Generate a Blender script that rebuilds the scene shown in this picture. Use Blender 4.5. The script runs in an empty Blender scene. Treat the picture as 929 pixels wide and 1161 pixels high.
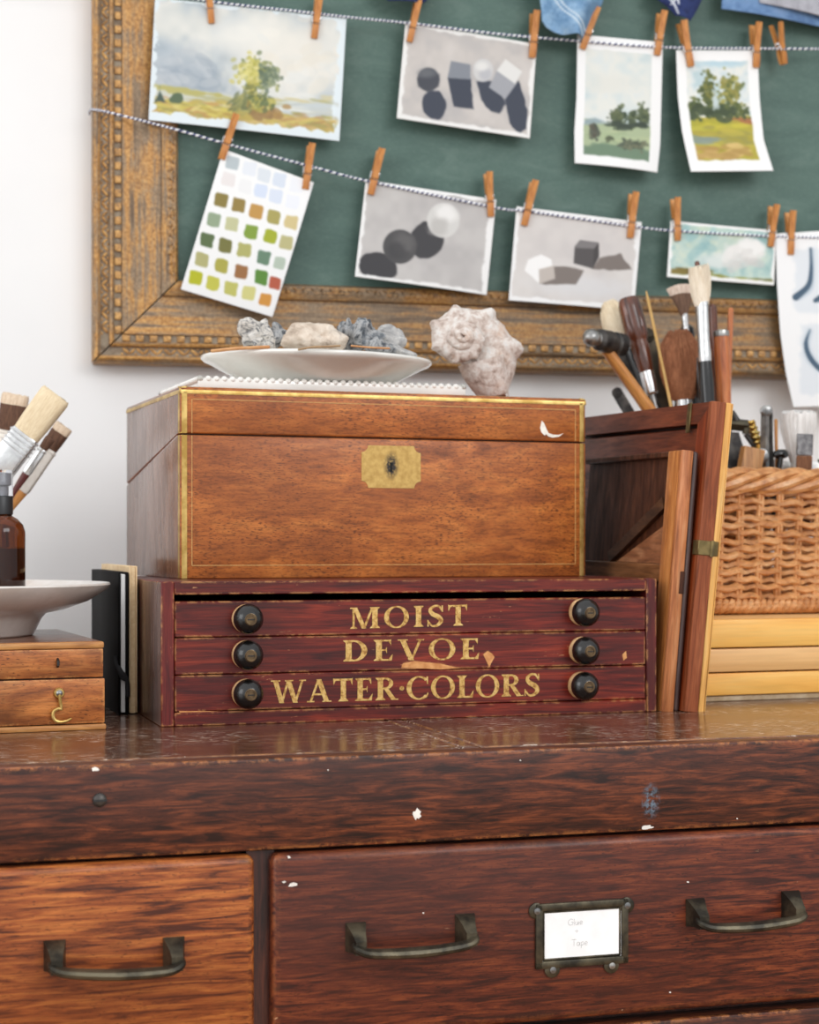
import bpy, bmesh, math, random
import numpy as np
from mathutils import Vector, Matrix, noise as mnoise
random.seed(7); RNG = np.random.default_rng(11)
scene = bpy.context.scene
COL = scene.collection
R = math.radians
V = Vector

# ------------------------------------------------------------------ camera
FPX, HOR, CX, YAW = 1985.0, 617.0, 464.5, R(12.5)
TOP = 0.95                                   # height of the dresser top
CAM = V((0, -1.95, TOP + 0.1463))
FW = V((math.sin(YAW), math.cos(YAW), 0)); RT = V((math.cos(YAW), -math.sin(YAW), 0)); UP = V((0, 0, 1))
def ray(px, py): return FW + RT * ((px - CX) / FPX) + UP * ((HOR - py) / FPX)
def at_d(px, py, d): return CAM + ray(px, py) * d
def at_z(px, py, z=TOP): r = ray(px, py); return CAM + r * ((z - CAM.z) / r.z)
def at_y(px, py, y): r = ray(px, py); return CAM + r * ((y - CAM.y) / r.y)
def at_xd(px, z, d):                         # point at picture column px, depth d, height z
    p = at_d(px, HOR, d); p.z = z; return p

cd = bpy.data.cameras.new('camera'); cam = bpy.data.objects.new('camera', cd); COL.objects.link(cam)
cam.location = CAM; cam.rotation_euler = (R(90), 0, -YAW)
cd.sensor_fit = 'HORIZONTAL'; cd.sensor_width = 36; cd.lens = 36 * FPX / 929.0
cd.shift_y = (HOR - 580.5) / 929.0
cd.dof.use_dof = True; cd.dof.focus_distance = 1.37; cd.dof.aperture_fstop = 10.5
scene.camera = cam

# ------------------------------------------------------------------ colours and materials
def lin(c):
    c = c / 255.0
    return c / 12.92 if c <= 0.04045 else ((c + 0.055) / 1.055) ** 2.4
def C(*c):
    if len(c) == 1: c = c[0]
    return (lin(c[0]), lin(c[1]), lin(c[2]), 1.0)

class NT:
    def __init__(s, name):
        s.m = bpy.data.materials.new(name); s.m.use_nodes = True
        s.t = s.m.node_tree; s.b = s.t.nodes['Principled BSDF']
    def n(s, typ, **kw):
        nd = s.t.nodes.new(typ)
        for k, v in kw.items(): setattr(nd, k, v)
        return nd
    def l(s, a, b): s.t.links.new(a, b)
    def put(s, sock, v):
        if hasattr(v, 'is_linked'): s.l(v, sock)
        else: sock.default_value = v
    def coord(s, scale=(1, 1, 1), loc=(0, 0, 0), rot=(0, 0, 0)):
        tc = s.n('ShaderNodeTexCoord'); mp = s.n('ShaderNodeMapping')
        mp.inputs['Scale'].default_value = scale; mp.inputs['Location'].default_value = loc; mp.inputs['Rotation'].default_value = rot
        s.l(tc.outputs['Object'], mp.inputs['Vector']); return mp.outputs['Vector']
    def noise(s, vec, scale=1, detail=4, rough=.55, dist=0):
        nd = s.n('ShaderNodeTexNoise'); s.l(vec, nd.inputs['Vector'])
        nd.inputs['Scale'].default_value = scale; nd.inputs['Detail'].default_value = detail
        nd.inputs['Roughness'].default_value = rough; nd.inputs['Distortion'].default_value = dist
        return nd.outputs['Fac']
    def ramp(s, fac, stops):
        nd = s.n('ShaderNodeValToRGB'); e = nd.color_ramp.elements
        while len(e) < len(stops): e.new(.5)
        for i, (p, c) in enumerate(stops):
            e[i].position = p; e[i].color = c if len(c) == 4 else (*c, 1)
        s.l(fac, nd.inputs['Fac']); return nd.outputs['Color']
    def grey(s, fac, a, b, va=0.0, vb=1.0): return s.ramp(fac, [(a, (va, va, va)), (b, (vb, vb, vb))])
    def mix(s, fac, a, b, mode='MIX'):
        nd = s.n('ShaderNodeMix', data_type='RGBA', blend_type=mode)
        s.put(nd.inputs['Factor'], fac); s.put(nd.inputs[6], a); s.put(nd.inputs[7], b); return nd.outputs[2]
    def math(s, op, a, b=0.0, clamp=False):
        nd = s.n('ShaderNodeMath', operation=op, use_clamp=clamp); s.put(nd.inputs[0], a); s.put(nd.inputs[1], b); return nd.outputs[0]
    def bump(s, h, strength=.2, dist=.001):
        nd = s.n('ShaderNodeBump'); nd.inputs['Strength'].default_value = strength; nd.inputs['Distance'].default_value = dist
        s.l(h, nd.inputs['Height']); s.l(nd.outputs['Normal'], s.b.inputs['Normal'])
    def edge(s, radius):                    # 1 near sharp outer edges (worn corners), 0 elsewhere
        bv = s.n('ShaderNodeBevel'); bv.samples = 4; bv.inputs['Radius'].default_value = radius
        g = s.n('ShaderNodeNewGeometry'); d = s.n('ShaderNodeVectorMath', operation='DOT_PRODUCT')
        s.l(bv.outputs['Normal'], d.inputs[0]); s.l(g.outputs['Normal'], d.inputs[1])
        return s.math('SUBTRACT', 1.0, d.outputs['Value'], True)
    def fin(s, col, rough=.5, metal=0, coat=0, spec=None):
        s.put(s.b.inputs['Base Color'], col); s.put(s.b.inputs['Roughness'], rough); s.put(s.b.inputs['Metallic'], metal)
        if coat: s.b.inputs['Coat Weight'].default_value = coat; s.b.inputs['Coat Roughness'].default_value = .12
        if spec is not None: s.b.inputs['Specular IOR Level'].default_value = spec
        return s.m

def wood(name, dark, mid, light, along='x', freq=120, stretch=10, rough=.45, coat=0, blotch=None, blotch_amt=.5, blotch_scale=9,
         pores=.35, speck=None, speck_thr=.74, scratch=None, wear=None, wear_r=.003, loc=(0, 0, 0), rot=(0, 0, 0), stops=(.33, .5, .67), spec=None, bump=.15, dist=.8, dash=None, dash_thr=.58, sthr=(.62, .68, .44, .56), wthr=(.03, .12, .475, .555)):
    k = NT(name)
    def sc(f, st):
        v = [f, f, f]; v['xyz'.index(along)] = f / st; return v
    n1 = k.noise(k.coord(sc(freq, stretch), loc, rot), 1, 5, .6, dist)
    col = k.ramp(n1, [(stops[0], C(dark)), (stops[1], C(mid)), (stops[2], C(light))])
    n2 = k.noise(k.coord(sc(freq * 6, stretch * 2.2), loc, rot), 1, 3, .6, .2)
    col = k.mix(pores, col, k.ramp(n2, [(.36, (.22, .2, .2)), (.52, (1, 1, 1)), (.72, (1.25, 1.22, 1.2))]), 'MULTIPLY')
    if dash:                                 # short dark open pores
        n7 = k.noise(k.coord(sc(1100, 4.5), (loc[0] + 2, 4, 6)), 1, 2, .5, .3); n8 = k.noise(k.coord((18, 18, 18), (loc[0], 3, 9)), 1, 3)
        col = k.mix(k.math('MULTIPLY', k.grey(n7, dash_thr, dash_thr + .06), k.grey(n8, .3, .6, .25, .85)), col, C(dash))
    if blotch:
        v = [blotch_scale] * 3; v['xyz'.index(along)] *= .45
        n3 = k.noise(k.coord(v, (loc[0] + 3.1, loc[1] + 1.7, loc[2])), 1, 4, .55, .4)
        col = k.mix(k.grey(n3, .38, .66, 0, blotch_amt), col, C(blotch))
    if scratch:
        n5 = k.noise(k.coord(sc(420, 5), (loc[0] + 9, 2, 5)), 1, 4, .65, .5)
        n6 = k.noise(k.coord((14, 14, 14), (loc[0], 7, 1)), 1, 2)
        col = k.mix(k.math('MULTIPLY', k.grey(n5, sthr[0], sthr[1]), k.grey(n6, sthr[2], sthr[3])), col, C(scratch))
    if speck:
        n4 = k.noise(k.coord((1, 1, 1), (loc[0] + 1, 2, 3)), 330, 2, .5)
        col = k.mix(k.grey(n4, speck_thr, speck_thr + .02), col, C(speck))
    if wear:
        e = k.edge(wear_r); nw = k.noise(k.coord((1, 1, 1), (5, 5, loc[0])), 58, 6, .8)
        col = k.mix(k.math('MULTIPLY', k.grey(e, wthr[0], wthr[1]), k.grey(nw, wthr[2], wthr[3])), col, C(wear))
    rr = k.ramp(n1, [(.3, (rough * 1.1,) * 3), (.7, (rough * .85,) * 3)])
    if bump: k.bump(n2, bump, .0006)
    return k.fin(col, rr, 0, coat, spec)

def plain(name, col, rough=.5, metal=0, coat=0, var=None, scale=60, bump=0, spec=None, thr=(.4, .62), stretch=(1, 1, 1)):
    k = NT(name); v = k.coord(stretch); n = k.noise(v, scale, 5, .6)
    c = k.ramp(n, [(thr[0], C(col)), (thr[1], C(var or [min(255, x * 1.12) for x in col]))])
    if bump: k.bump(n, bump, .001)
    return k.fin(c, rough, metal, coat, spec)

# ------------------------------------------------------------------ mesh building
class MB:
    def __init__(s): s.bm = bmesh.new(); s.M = Matrix()
    def _mi(s, before, mi):
        if mi:
            for f in s.bm.faces:
                if f not in before: f.material_index = mi
    def box(s, lo, hi, bev=0, seg=2, mi=0, M=None):
        before = set(s.bm.faces) if mi else None
        lo, hi = V(lo), V(hi); c = (lo + hi) / 2; d = hi - lo
        m = Matrix.Translation(c) @ Matrix.Diagonal((abs(d.x), abs(d.y), abs(d.z), 1))
        r = bmesh.ops.create_cube(s.bm, size=1)
        vs = r['verts']; bmesh.ops.transform(s.bm, matrix=(M @ m) if M else m, verts=vs)
        if bev:
            es = list({e for v in vs for e in v.link_edges})
            bmesh.ops.bevel(s.bm, geom=es, offset=bev, segments=seg, profile=.5, affect='EDGES')
        s._mi(before, mi); return s
    def ring_surface(s, rings, close_u=True, cap0=True, cap1=True, mi=0):
        bm = s.bm; vr = [[bm.verts.new(p) for p in rg] for rg in rings]; n = len(vr[0])
        for i in range(len(vr) - 1):
            m = mi(i) if callable(mi) else None
            for j in range(n if close_u else n - 1):
                k = (j + 1) % n
                f = bm.faces.new((vr[i][j], vr[i][k], vr[i + 1][k], vr[i + 1][j]))
                f.material_index = (m if m is not None else mi)
                f.smooth = True
        if cap0 and close_u: bm.faces.new(vr[0][::-1]).material_index = mi(0) if callable(mi) else mi
        if cap1 and close_u: bm.faces.new(vr[-1]).material_index = mi(len(vr) - 2) if callable(mi) else mi
        return vr
    def tube(s, pts, rad, n=8, mi=0, flat=1.0, flatdir=None, cap=True, smin=None):
        pts = [V(p) for p in pts]
        if not isinstance(rad, (list, tuple)): rad = [rad] * len(pts)
        rings = []; up = V(flatdir) if flatdir is not None else V((.13, .2, 1))
        t0 = (pts[1] - pts[0]).normalized(); a = (up - t0 * up.dot(t0))
        if a.length < 1e-4: a = t0.orthogonal()
        a.normalize()
        for i, p in enumerate(pts):
            t = ((pts[min(i + 1, len(pts) - 1)] - pts[max(i - 1, 0)])).normalized()
            a = (a - t * a.dot(t)).normalized(); b = t.cross(a)
            r = rad[i]; fl = flat[i] if isinstance(flat, (list, tuple)) else flat
            rings.append([p + a * (r * fl * math.cos(2 * math.pi * j / n)) + b * (r * math.sin(2 * math.pi * j / n)) for j in range(n)])
        s.ring_surface(rings, True, cap, cap, mi); return s
    def lathe(s, prof, n=32, M=None, mi=0):           # profile of (radius, height), turned about z
        M = M or Matrix(); rings = []
        for r, z in prof:
            r = max(r, 1e-5)
            rings.append([M @ V((r * math.cos(2 * math.pi * j / n), r * math.sin(2 * math.pi * j / n), z)) for j in range(n)])
        s.ring_surface(rings, True, True, True, mi); return s
    def prism(s, poly, M=None, h=.001, mi=0, z0=0):   # outline in local xy, thickness along local z
        M = M or Matrix(); bm = s.bm; n = len(poly)
        a = [bm.verts.new(M @ V((x, y, z0))) for x, y in poly]; b = [bm.verts.new(M @ V((x, y, z0 + h))) for x, y in poly]
        fs = [bm.faces.new(a[::-1]), bm.faces.new(b)]
        for i in range(n):
            k = (i + 1) % n; fs.append(bm.faces.new((a[i], a[k], b[k], b[i])))
        for f in fs: f.material_index = mi
        return s
    def ell(s, c, r, M=None, sub=3, mi=0, disp=0, dscale=40, seed=0, fn=None):
        before = set(s.bm.faces) if mi else None
        res = bmesh.ops.create_icosphere(s.bm, subdivisions=sub, radius=1)
        for v in res['verts']:
            p = v.co.copy(); q = V((p.x * r[0], p.y * r[1], p.z * r[2]))
            if fn: q = fn(p, q)
            if disp: q += p * (disp * mnoise.fractal((q + V((seed * 3.7, seed, 1))) * dscale, 1.0, 2.0, 4))
            if M: q = M @ q
            v.co = V(c) + q
        for f in {f for v in res['verts'] for f in v.link_faces}: f.smooth = True
        s._mi(before, mi); return s
    def build(s, name, mats, parent=None, loc=None, smooth=38, sub=None, world=False):
        bm = s.bm
        if world:
            P = MW.get(parent.name, Matrix()) if parent else Matrix.Translation(loc)
            bmesh.ops.transform(bm, matrix=P.inverted(), verts=bm.verts[:])
        bmesh.ops.recalc_face_normals(bm, faces=bm.faces[:])
        me = bpy.data.meshes.new(name); bm.to_mesh(me); bm.free()
        for p in me.polygons: p.use_smooth = True
        me.set_sharp_from_angle(angle=R(smooth))
        for m in (mats if isinstance(mats, (list, tuple)) else [mats]): me.materials.append(m)
        o = bpy.data.objects.new(name, me); COL.objects.link(o)
        if parent: o.parent = parent
        elif loc is not None: o.location = loc
        return o
MW = {}
def tag(o, label=None, cat=None, group=None, kind=None):
    if label: o['label'] = label
    if cat: o['category'] = cat
    if group: o['group'] = group
    if kind: o['kind'] = kind
    return o
def thing(name, label, cat, loc=(0, 0, 0), rotz=0, group=None, M=None):
    o = bpy.data.objects.new(name, None); COL.objects.link(o); o.empty_display_size = .02
    if M is None: M = Matrix.Translation(V(loc)) @ Matrix.Rotation(rotz, 4, 'Z')
    o.matrix_basis = M; MW[o.name] = M.copy()
    return tag(o, label, cat, group)
def on_plane(M, px, py, v=0.0):              # where the sight line through a picture point meets the local plane y=v
    I = M.inverted(); o = I @ CAM; d = I.to_3x3() @ ray(px, py); t = (v - o.y) / d.y; return o + d * t
FR = Matrix.Rotation(R(90), 4, 'X')          # local xy outline -> upright in xz, thickness towards -y (the viewer)
def frontM(x=0, y=0, z=0): return Matrix.Translation((x, y, z)) @ FR
def spline(pts, n=8):
    pts = [V(p) for p in pts]; out = []
    for i in range(len(pts) - 1):
        p0, p1, p2, p3 = pts[max(i - 1, 0)], pts[i], pts[i + 1], pts[min(i + 2, len(pts) - 1)]
        for k in range(n):
            t = k / n; out.append(.5 * ((2 * p1) + (p2 - p0) * t + (2 * p0 - 5 * p1 + 4 * p2 - p3) * t * t + (3 * p1 - p0 - 3 * p2 + p3) * t ** 3))
    out.append(pts[-1]); return out
def interp(xs, ys, n):
    t = np.linspace(0, 1, n); return list(np.interp(t, xs, ys))

# ------------------------------------------------------------------ shared materials
M_ = {}
M_['brass'] = plain('aged_brass', (170, 136, 70), .4, .75, 0, (214, 182, 112), 60)
M_['brassplate'] = None
M_['bronze'] = plain('dark_bronze', (54, 51, 44), .4, .75, 0, (104, 96, 78), 45, .15)
M_['oldbrass'] = plain('tarnished_brass', (98, 84, 52), .4, .7, 0, (136, 118, 76), 60)
M_['steel'] = plain('worn_steel', (120, 120, 120), .32, .9, 0, (176, 174, 170), 50)
M_['silver'] = plain('ferrule_metal', (196, 196, 196), .25, .95, 0, (226, 226, 226), 40)
M_['iron'] = plain('dark_iron', (52, 50, 50), .45, .7, 0, (92, 88, 84), 60, .2)
M_['black'] = plain('black_lacquer', (10, 10, 11), .2, 0, .3, (18, 18, 19), 30)
M_['ceramic'] = plain('white_glaze', (226, 224, 218), .16, 0, .4, (234, 232, 226), 25)
M_['stone'] = plain('ironstone_glaze', (216, 208, 200), .2, 0, .3, (230, 224, 218), 25)
# ------------------------------------------------------------------ room
k = NT('wall_paint'); n = k.noise(k.coord(), 7, 3); k.fin(k.ramp(n, [(.3, C(236, 235, 234)), (.7, C(240, 239, 238))]), .75)
b = MB(); b.box((-3.2, 0, 0), (3.2, .1, 2.7)); w = b.build('wall_back', k.m); w['kind'] = 'structure'
b = MB(); b.box((-3.2, -4.2, -.08), (3.2, .1, 0)); w = b.build('floor', wood('floor_boards', (120, 88, 60), (160, 122, 86), (186, 150, 110), 'x', 30, 12)); w['kind'] = 'structure'
b = MB(); b.box((-3.2, -.014, 0), (3.2, -.0005, .14), .004); w = b.build('baseboard_back', plain('trim_paint', (236, 235, 232), .5)); w['kind'] = 'structure'

# ------------------------------------------------------------------ dresser
a0, a1 = at_z(0, 870), at_z(929, 837)
DANG = math.atan2(a1.y - a0.y, a1.x - a0.x)
DM = Matrix.Translation(V((a0.x, a0.y, 0))) @ Matrix.Rotation(DANG, 4, 'Z')
DR = thing('dresser', 'dark stained oak dresser with bronze drawer pulls carrying all the boxes', 'dresser', M=DM)
def dz(px, py, v=0): return on_plane(DM, px, py, v)
oak_h = wood('oak_apron', (42, 22, 17), (88, 44, 28), (146, 76, 44), 'x', 230, 9, .42, .05, blotch=(58, 30, 22), blotch_amt=.7, blotch_scale=6, pores=.5, speck=(205, 190, 170), speck_thr=.82, wear=(206, 130, 70), wear_r=.006, rot=(0, R(-6), 0), stops=(.36, .5, .70), dash=(34, 18, 14), dash_thr=.62, spec=.35)
oak_r = wood('oak_drawer_shaded', (56, 25, 18), (106, 47, 29), (150, 76, 43), 'x', 300, 12, .42, .05, blotch=(70, 32, 22), blotch_amt=.6, blotch_scale=8, pores=.5, speck=(205, 180, 150), speck_thr=.815, wear=(196, 116, 62), wear_r=.009, loc=(4, 0, 0), rot=(0, R(-3), 0), stops=(.38, .51, .68), dash=(40, 20, 15), dash_thr=.61, spec=.35, scratch=(190, 150, 116), sthr=(.69, .73, .55, .65))  # right drawer: darker copy of the oak, shade put into the colour
oak_l = wood('oak_drawer_lit', (80, 36, 18), (152, 78, 36), (196, 116, 56), 'x', 200, 13, .42, .05, blotch=(104, 50, 24), blotch_amt=.5, blotch_scale=9, pores=.5, speck=(215, 195, 165), speck_thr=.82, wear=(226, 156, 76), wear_r=.009, loc=(8, 0, 0), rot=(0, R(-2), 0), stops=(.38, .5, .66), dash=(56, 26, 14), dash_thr=.63, spec=.35)  # left drawer: brighter orange copy, light from the left put into the colour
oak_t = wood('oak_top_worn', (64, 36, 25), (98, 58, 40), (124, 78, 52), 'x', 100, 9, .22, .2, blotch=(80, 48, 34), blotch_amt=.6, blotch_scale=10, pores=.45, speck=(214, 204, 192), speck_thr=.74, scratch=(206, 190, 174), sthr=(.565, .62, .42, .54), wear=(214, 150, 92), wear_r=.003, loc=(2, 0, 0))
oak_s = wood('oak_stile', (40, 22, 18), (70, 35, 26), (104, 52, 34), 'z', 150, 9, .4, .1, None, .5, 9, .5)
U0, U1 = -.62, 1.0
DEPTH = .62
FRONT = .022
bsurf = MB()
sA, sB = dz(524, 848, FRONT).x, dz(546, 847, FRONT).x    # cross strip between the two halves of the top
g = .0008
for nm, x0, x1 in (('top_board', U0, sA - g), ('top_board', sA + g, sB - g), ('top_board', sB + g, U1)):
    b = MB(); b.box((x0, FRONT, TOP - .022), (x1, DEPTH, TOP), .0012, 1); b.build(nm, oak_t, DR)
zA = dz(929, 934).z                                      # apron bottom
b = MB(); b.box((U0, 0, zA + .001), (U1, FRONT - .0014, TOP - .0005), .0022, 2); b.build('apron', oak_h, DR)
zB = dz(929, 1131).z; zC = zB - .006
b = MB(); b.box((U0 + .005, .016, .06), (U1 - .005, DEPTH - .01, TOP - .023)); b.box((U0 + .03, .04, 0), (U1 - .03, DEPTH - .03, .06)); b.build('carcass', oak_s, DR)
b = MB(); b.box((U0, -.004, zC - .03), (U1, .02, zC), .003, 2); b.build('lower_rail', oak_h, DR)
xs0, xs1 = dz(288, 1050).x, dz(307, 1050).x
b = MB(); b.box((xs0 - .004, .007, zC), (xs1 + .004, .02, zA)); b.build('stile', oak_s, DR)
lc = dz(659, 1059).x; xr1 = lc + (lc - xs1)
def front(name, x0, x1, m):
    b = MB(); b.box((x0, -.005, zB), (x1, .014, zA - .0012), .0055, 3); return b.build(name, m, DR)
dl = front('drawer', xs0 - (xr1 - xs1), xs0, oak_l)
dr = front('drawer', xs1, xr1, oak_r)
FY = -.005
def pull(par, pl, pr):
    a, c = dz(*pl, FY), dz(*pr, FY); b = MB()
    for p, sg in ((a, -1), (c, 1)):
        rings = []
        for w, h, y, dzz in ((.0072, .0100, 0, 0), (.0070, .0096, -.0022, 0), (.0048, .0066, -.010, -.0022), (.0038, .0046, -.0165, -.0048)):
            cx = p.x - sg * (-.0) ; cz = p.z + dzz
            rings.append([V((cx + sx * w, FY + y, cz + sz * h)) for sx, sz in ((-1, -1), (1, -1), (1, 1), (-1, 1))])
        b.ring_surface(rings)
    q = [V((a.x - .003, FY - .011, a.z - .003)), V((a.x - .001, FY - .0165, a.z - .0058)), V((a.x + .009, FY - .0195, a.z - .0082))]
    m = (a + c) / 2
    q += [V((m.x, FY - .021, m.z - .0094)), V((c.x - .009, FY - .0195, c.z - .0082)), V((c.x + .001, FY - .0165, c.z - .0058)), V((c.x + .003, FY - .011, c.z - .003))]
    q = spline(q, 6)
    b.tube(q, interp([0, .15, .5, .85, 1], [.0030, .0040, .0050, .0040, .0030], len(q)), 10, flat=.72)
    b.build('handle', M_['bronze'], par, smooth=30)
pull(dl, (62, 1083), (197, 1079)); pull(dr, (403, 1062), (527, 1052)); pull(dr, (788, 1034), (896, 1025))
# label holder
h0, h1 = dz(605, 1099, FY), dz(713, 1018, FY); b = MB()
x0, x1, z0, z1 = h0.x + .001, h1.x - .001, h0.z, h1.z; bw = .0056
for lo, hi in (((x0, z1 - bw), (x1, z1)), ((x0, z0), (x1, z0 + bw)), ((x0, z0), (x0 + bw, z1)), ((x1 - bw * .95, z0), (x1, z1))):
    b.box((lo[0], FY - .0028, lo[1]), (hi[0], FY + .0005, hi[1]), .0011, 2)
for lo, hi in (((x0 + bw, z1 - bw - .0016), (x1 - bw, z1 - bw)), ((x0 + bw, z0 + bw), (x1 - bw, z0 + bw + .0016)), ((x0 + bw, z0 + bw), (x0 + bw + .0016, z1 - bw)), ((x1 - bw - .0016, z0 + bw), (x1 - bw, z1 - bw))):
    b.box((lo[0], FY - .0018, lo[1]), (hi[0], FY + .0005, hi[1]), .0006, 1)
for cx, cz in ((x0 + .001, z1 - .005), (x1 - .001, z1 - .005), (x0 + .013, z0 - .001), (x1 - .013, z0 - .001)):
    b.lathe([(.0058, 0), (.0058, .0014), (.005, .002), (0, .002)], 18, frontM(cx, FY, cz)); b.lathe([(.0026, .0019), (.0024, .003), (0, .0036)], 12, frontM(cx, FY, cz), 1)
b.build('label_holder', [M_['bronze'], M_['steel']], dr)
b = MB(); b.box((x0 + bw * .8, FY - .0012, z0 + bw * .8), (x1 - bw * .8, FY - .0002, z1 - bw * .8), .0004, 1)
def pen(b, strokes, ox, oz, s, y, r, mi):
    for st in strokes:
        pts = [V((ox + p[0] * s, y, oz + p[1] * s)) for p in st]; b.tube(spline(pts, 4), r, 5, mi)
G_ = [[(.8, .85), (.4, 1), (.05, .6), (.2, .1), (.7, .1), (.8, .5), (.5, .5)]]; l_ = [[(0, 1), (.02, 0)]]; u_ = [[(0, .55), (.05, .1), (.35, .1), (.45, .55), (.48, 0)]]; e_ = [[(0, .3), (.42, .35), (.3, .6), (.05, .45), (.08, .08), (.45, .1)]]
T_ = [[(0, 1), (.8, 1)], [(.4, 1), (.38, 0)]]; a_ = [[(.45, .5), (.1, .55), (.02, .15), (.3, .02), (.45, .45), (.48, 0)]]; p_ = [[(0, .55), (.02, -.4)], [(0, .5), (.35, .55), (.4, .15), (.05, .08)]]
cz = (z0 + z1) / 2; ccx = (x0 + x1) / 2 - .0045; sc_ = .0046
def word(ws, ox, oz):
    for st, adv in ws: pen(b, st, ox, oz, sc_, FY - .00122, .00014, 1); ox += adv * sc_
word([(G_, 1.0), (l_, .25), (u_, .7), (e_, .6)], ccx - .0062, cz + .0065)
word([([[(0, .3), (.6, .3)], [(.3, 0), (.3, .6)]], .5)], ccx - .001, cz + .0008)
word([(T_, .9), (a_, .7), (p_, .6), (e_, .6)], ccx - .0035, cz - .0085)
b.build('label_card', [plain('card_paper', (246, 246, 246), .7), plain('pencil', (150, 150, 150), .8)], dr)
# screw in the apron, paint flecks
p = dz(113, 907); b = MB(); b.lathe([(.0048, 0), (.0048, .0008), (.0042, .002), (.0025, .003), (0, .0033)], 20, frontM(p.x, .0004, p.z)); b.box((p.x - .0046, -.0036, p.z - .0005), (p.x + .0046, -.0022, p.z + .0005), 0, 1, 1, None)
b.build('screw', [M_['iron'], M_['black']], DR)
def fleck(px, py, r, m, seed, sx=1, sz=1):
    p = dz(px, py); rr = random.Random(seed); b = MB()
    b.prism([(r * sx * (.6 + .6 * rr.random()) * math.cos(t * .524), r * sz * (.6 + .6 * rr.random()) * math.sin(t * .524)) for t in range(12)], frontM(p.x, .0002, p.z), .0007)
    b.build('paint_fleck', m, DR)
wf = plain('white_fleck', (226, 220, 212), .7)
fleck(473, 923, .0034, wf, 1, .9, 1.2); fleck(734, 938, .003, wf, 2, 1.6, .6); fleck(108, 872, .002, wf, 4, 1.5, .7)
for i, (px, py) in enumerate(((590, 862), (372, 873), (836, 928))): fleck(px, py, .0005, wf, 20 + i)
k = NT('blue_smudge'); d = k.noise(k.coord((1, 1, 1)), 240, 4, .7); fall = k.n('ShaderNodeTexGradient', gradient_type='SPHERICAL')
p = dz(738, 908); tc = k.n('ShaderNodeTexCoord'); mp = k.n('ShaderNodeMapping', vector_type='POINT'); k.l(tc.outputs['Object'], mp.inputs[0]); mp.inputs['Location'].default_value = (-p.x / .009, 0, -p.z / .016); mp.inputs['Scale'].default_value = (1 / .009, 1, 1 / .016); k.l(mp.outputs[0], fall.inputs[0])
k.fin(C(120, 135, 150), .6); k.l(k.math('MULTIPLY', k.grey(d, .45, .6), k.grey(fall.outputs['Fac'], .1, .8, 0, .7)), k.b.inputs['Alpha'])
b = MB(); b.prism([(-.009, -.016), (.009, -.016), (.009, .016), (-.009, .016)], frontM(p.x, -.0001, p.z), .0003); b.build('paint_smudge', k.m, DR)
for i, (px, py, r, sx) in enumerate(((328, 972, .0016, .8), (332, 1003, .0028, 1.3), (322, 1000, .0012, 1), (480, 1035, .0007, 1), (715, 958, .0018, 1.5), (780, 1000, .001, 1), (760, 1125, .0009, 1))):
    p = dz(px, py, FY); rr = random.Random(60 + i); b = MB()
    b.prism([(r * sx * (.5 + .7 * rr.random()) * math.cos(t * .628), r * .6 * (.5 + .7 * rr.random()) * math.sin(t * .628)) for t in range(10)], frontM(p.x, FY + .0003 if py > 980 else FY + .001, p.z), .0009); b.build('paint_fleck', wf, dr)
# ------------------------------------------------------------------ lettering (hand drawn serif capitals, cap height 1)
def g_rect(x0, y0, x1, y1): return [(x0, y0), (x1, y0), (x1, y1), (x0, y1)]
def g_serif(xc, w, y, up): s = .035; h = .075; d = 1 if up else -1; return [(xc - w / 2 - .10, y), (xc + w / 2 + .10, y), (xc + w / 2 + .09, y + d * s), (xc + w / 2, y + d * (h + .05)), (xc - w / 2, y + d * (h + .05)), (xc - w / 2 - .09, y + d * s)]
def g_stem(x, w): xc = x + w / 2; return [g_rect(x, .05, x + w, .95), g_serif(xc, w, 0, True), g_serif(xc, w, 1, False)]
def g_diag(xa, ya, xb, yb, w): return [(xa - w / 2, ya), (xa + w / 2, ya), (xb + w / 2, yb), (xb - w / 2, yb)]
def g_ring(cx, cy, rx, ry, ix, iy, a0=0, a1=360, n=36):
    out = []
    for i in range(n):
        t0, t1 = R(a0 + (a1 - a0) * i / n), R(a0 + (a1 - a0) * (i + 1) / n)
        out.append([(cx + rx * math.cos(t0), cy + ry * math.sin(t0)), (cx + rx * math.cos(t1), cy + ry * math.sin(t1)), (cx + ix * math.cos(t1), cy + iy * math.sin(t1)), (cx + ix * math.cos(t0), cy + iy * math.sin(t0))])
    return out
def g_sweep(pts, ws, n=6):
    P = spline([(x, y, 0) for x, y in pts], n); W = interp(np.linspace(0, 1, len(ws)), ws, len(P)); out = []; L = []
    for i, p in enumerate(P):
        t = (P[min(i + 1, len(P) - 1)] - P[max(0, i - 1)]).normalized(); nn = V((-t.y, t.x, 0)) * W[i] / 2; L.append(((p + nn), (p - nn)))
    for i in range(len(L) - 1): a, b = L[i]; c, d = L[i + 1]; out.append([(a.x, a.y), (b.x, b.y), (d.x, d.y), (c.x, c.y)])
    return out
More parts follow.
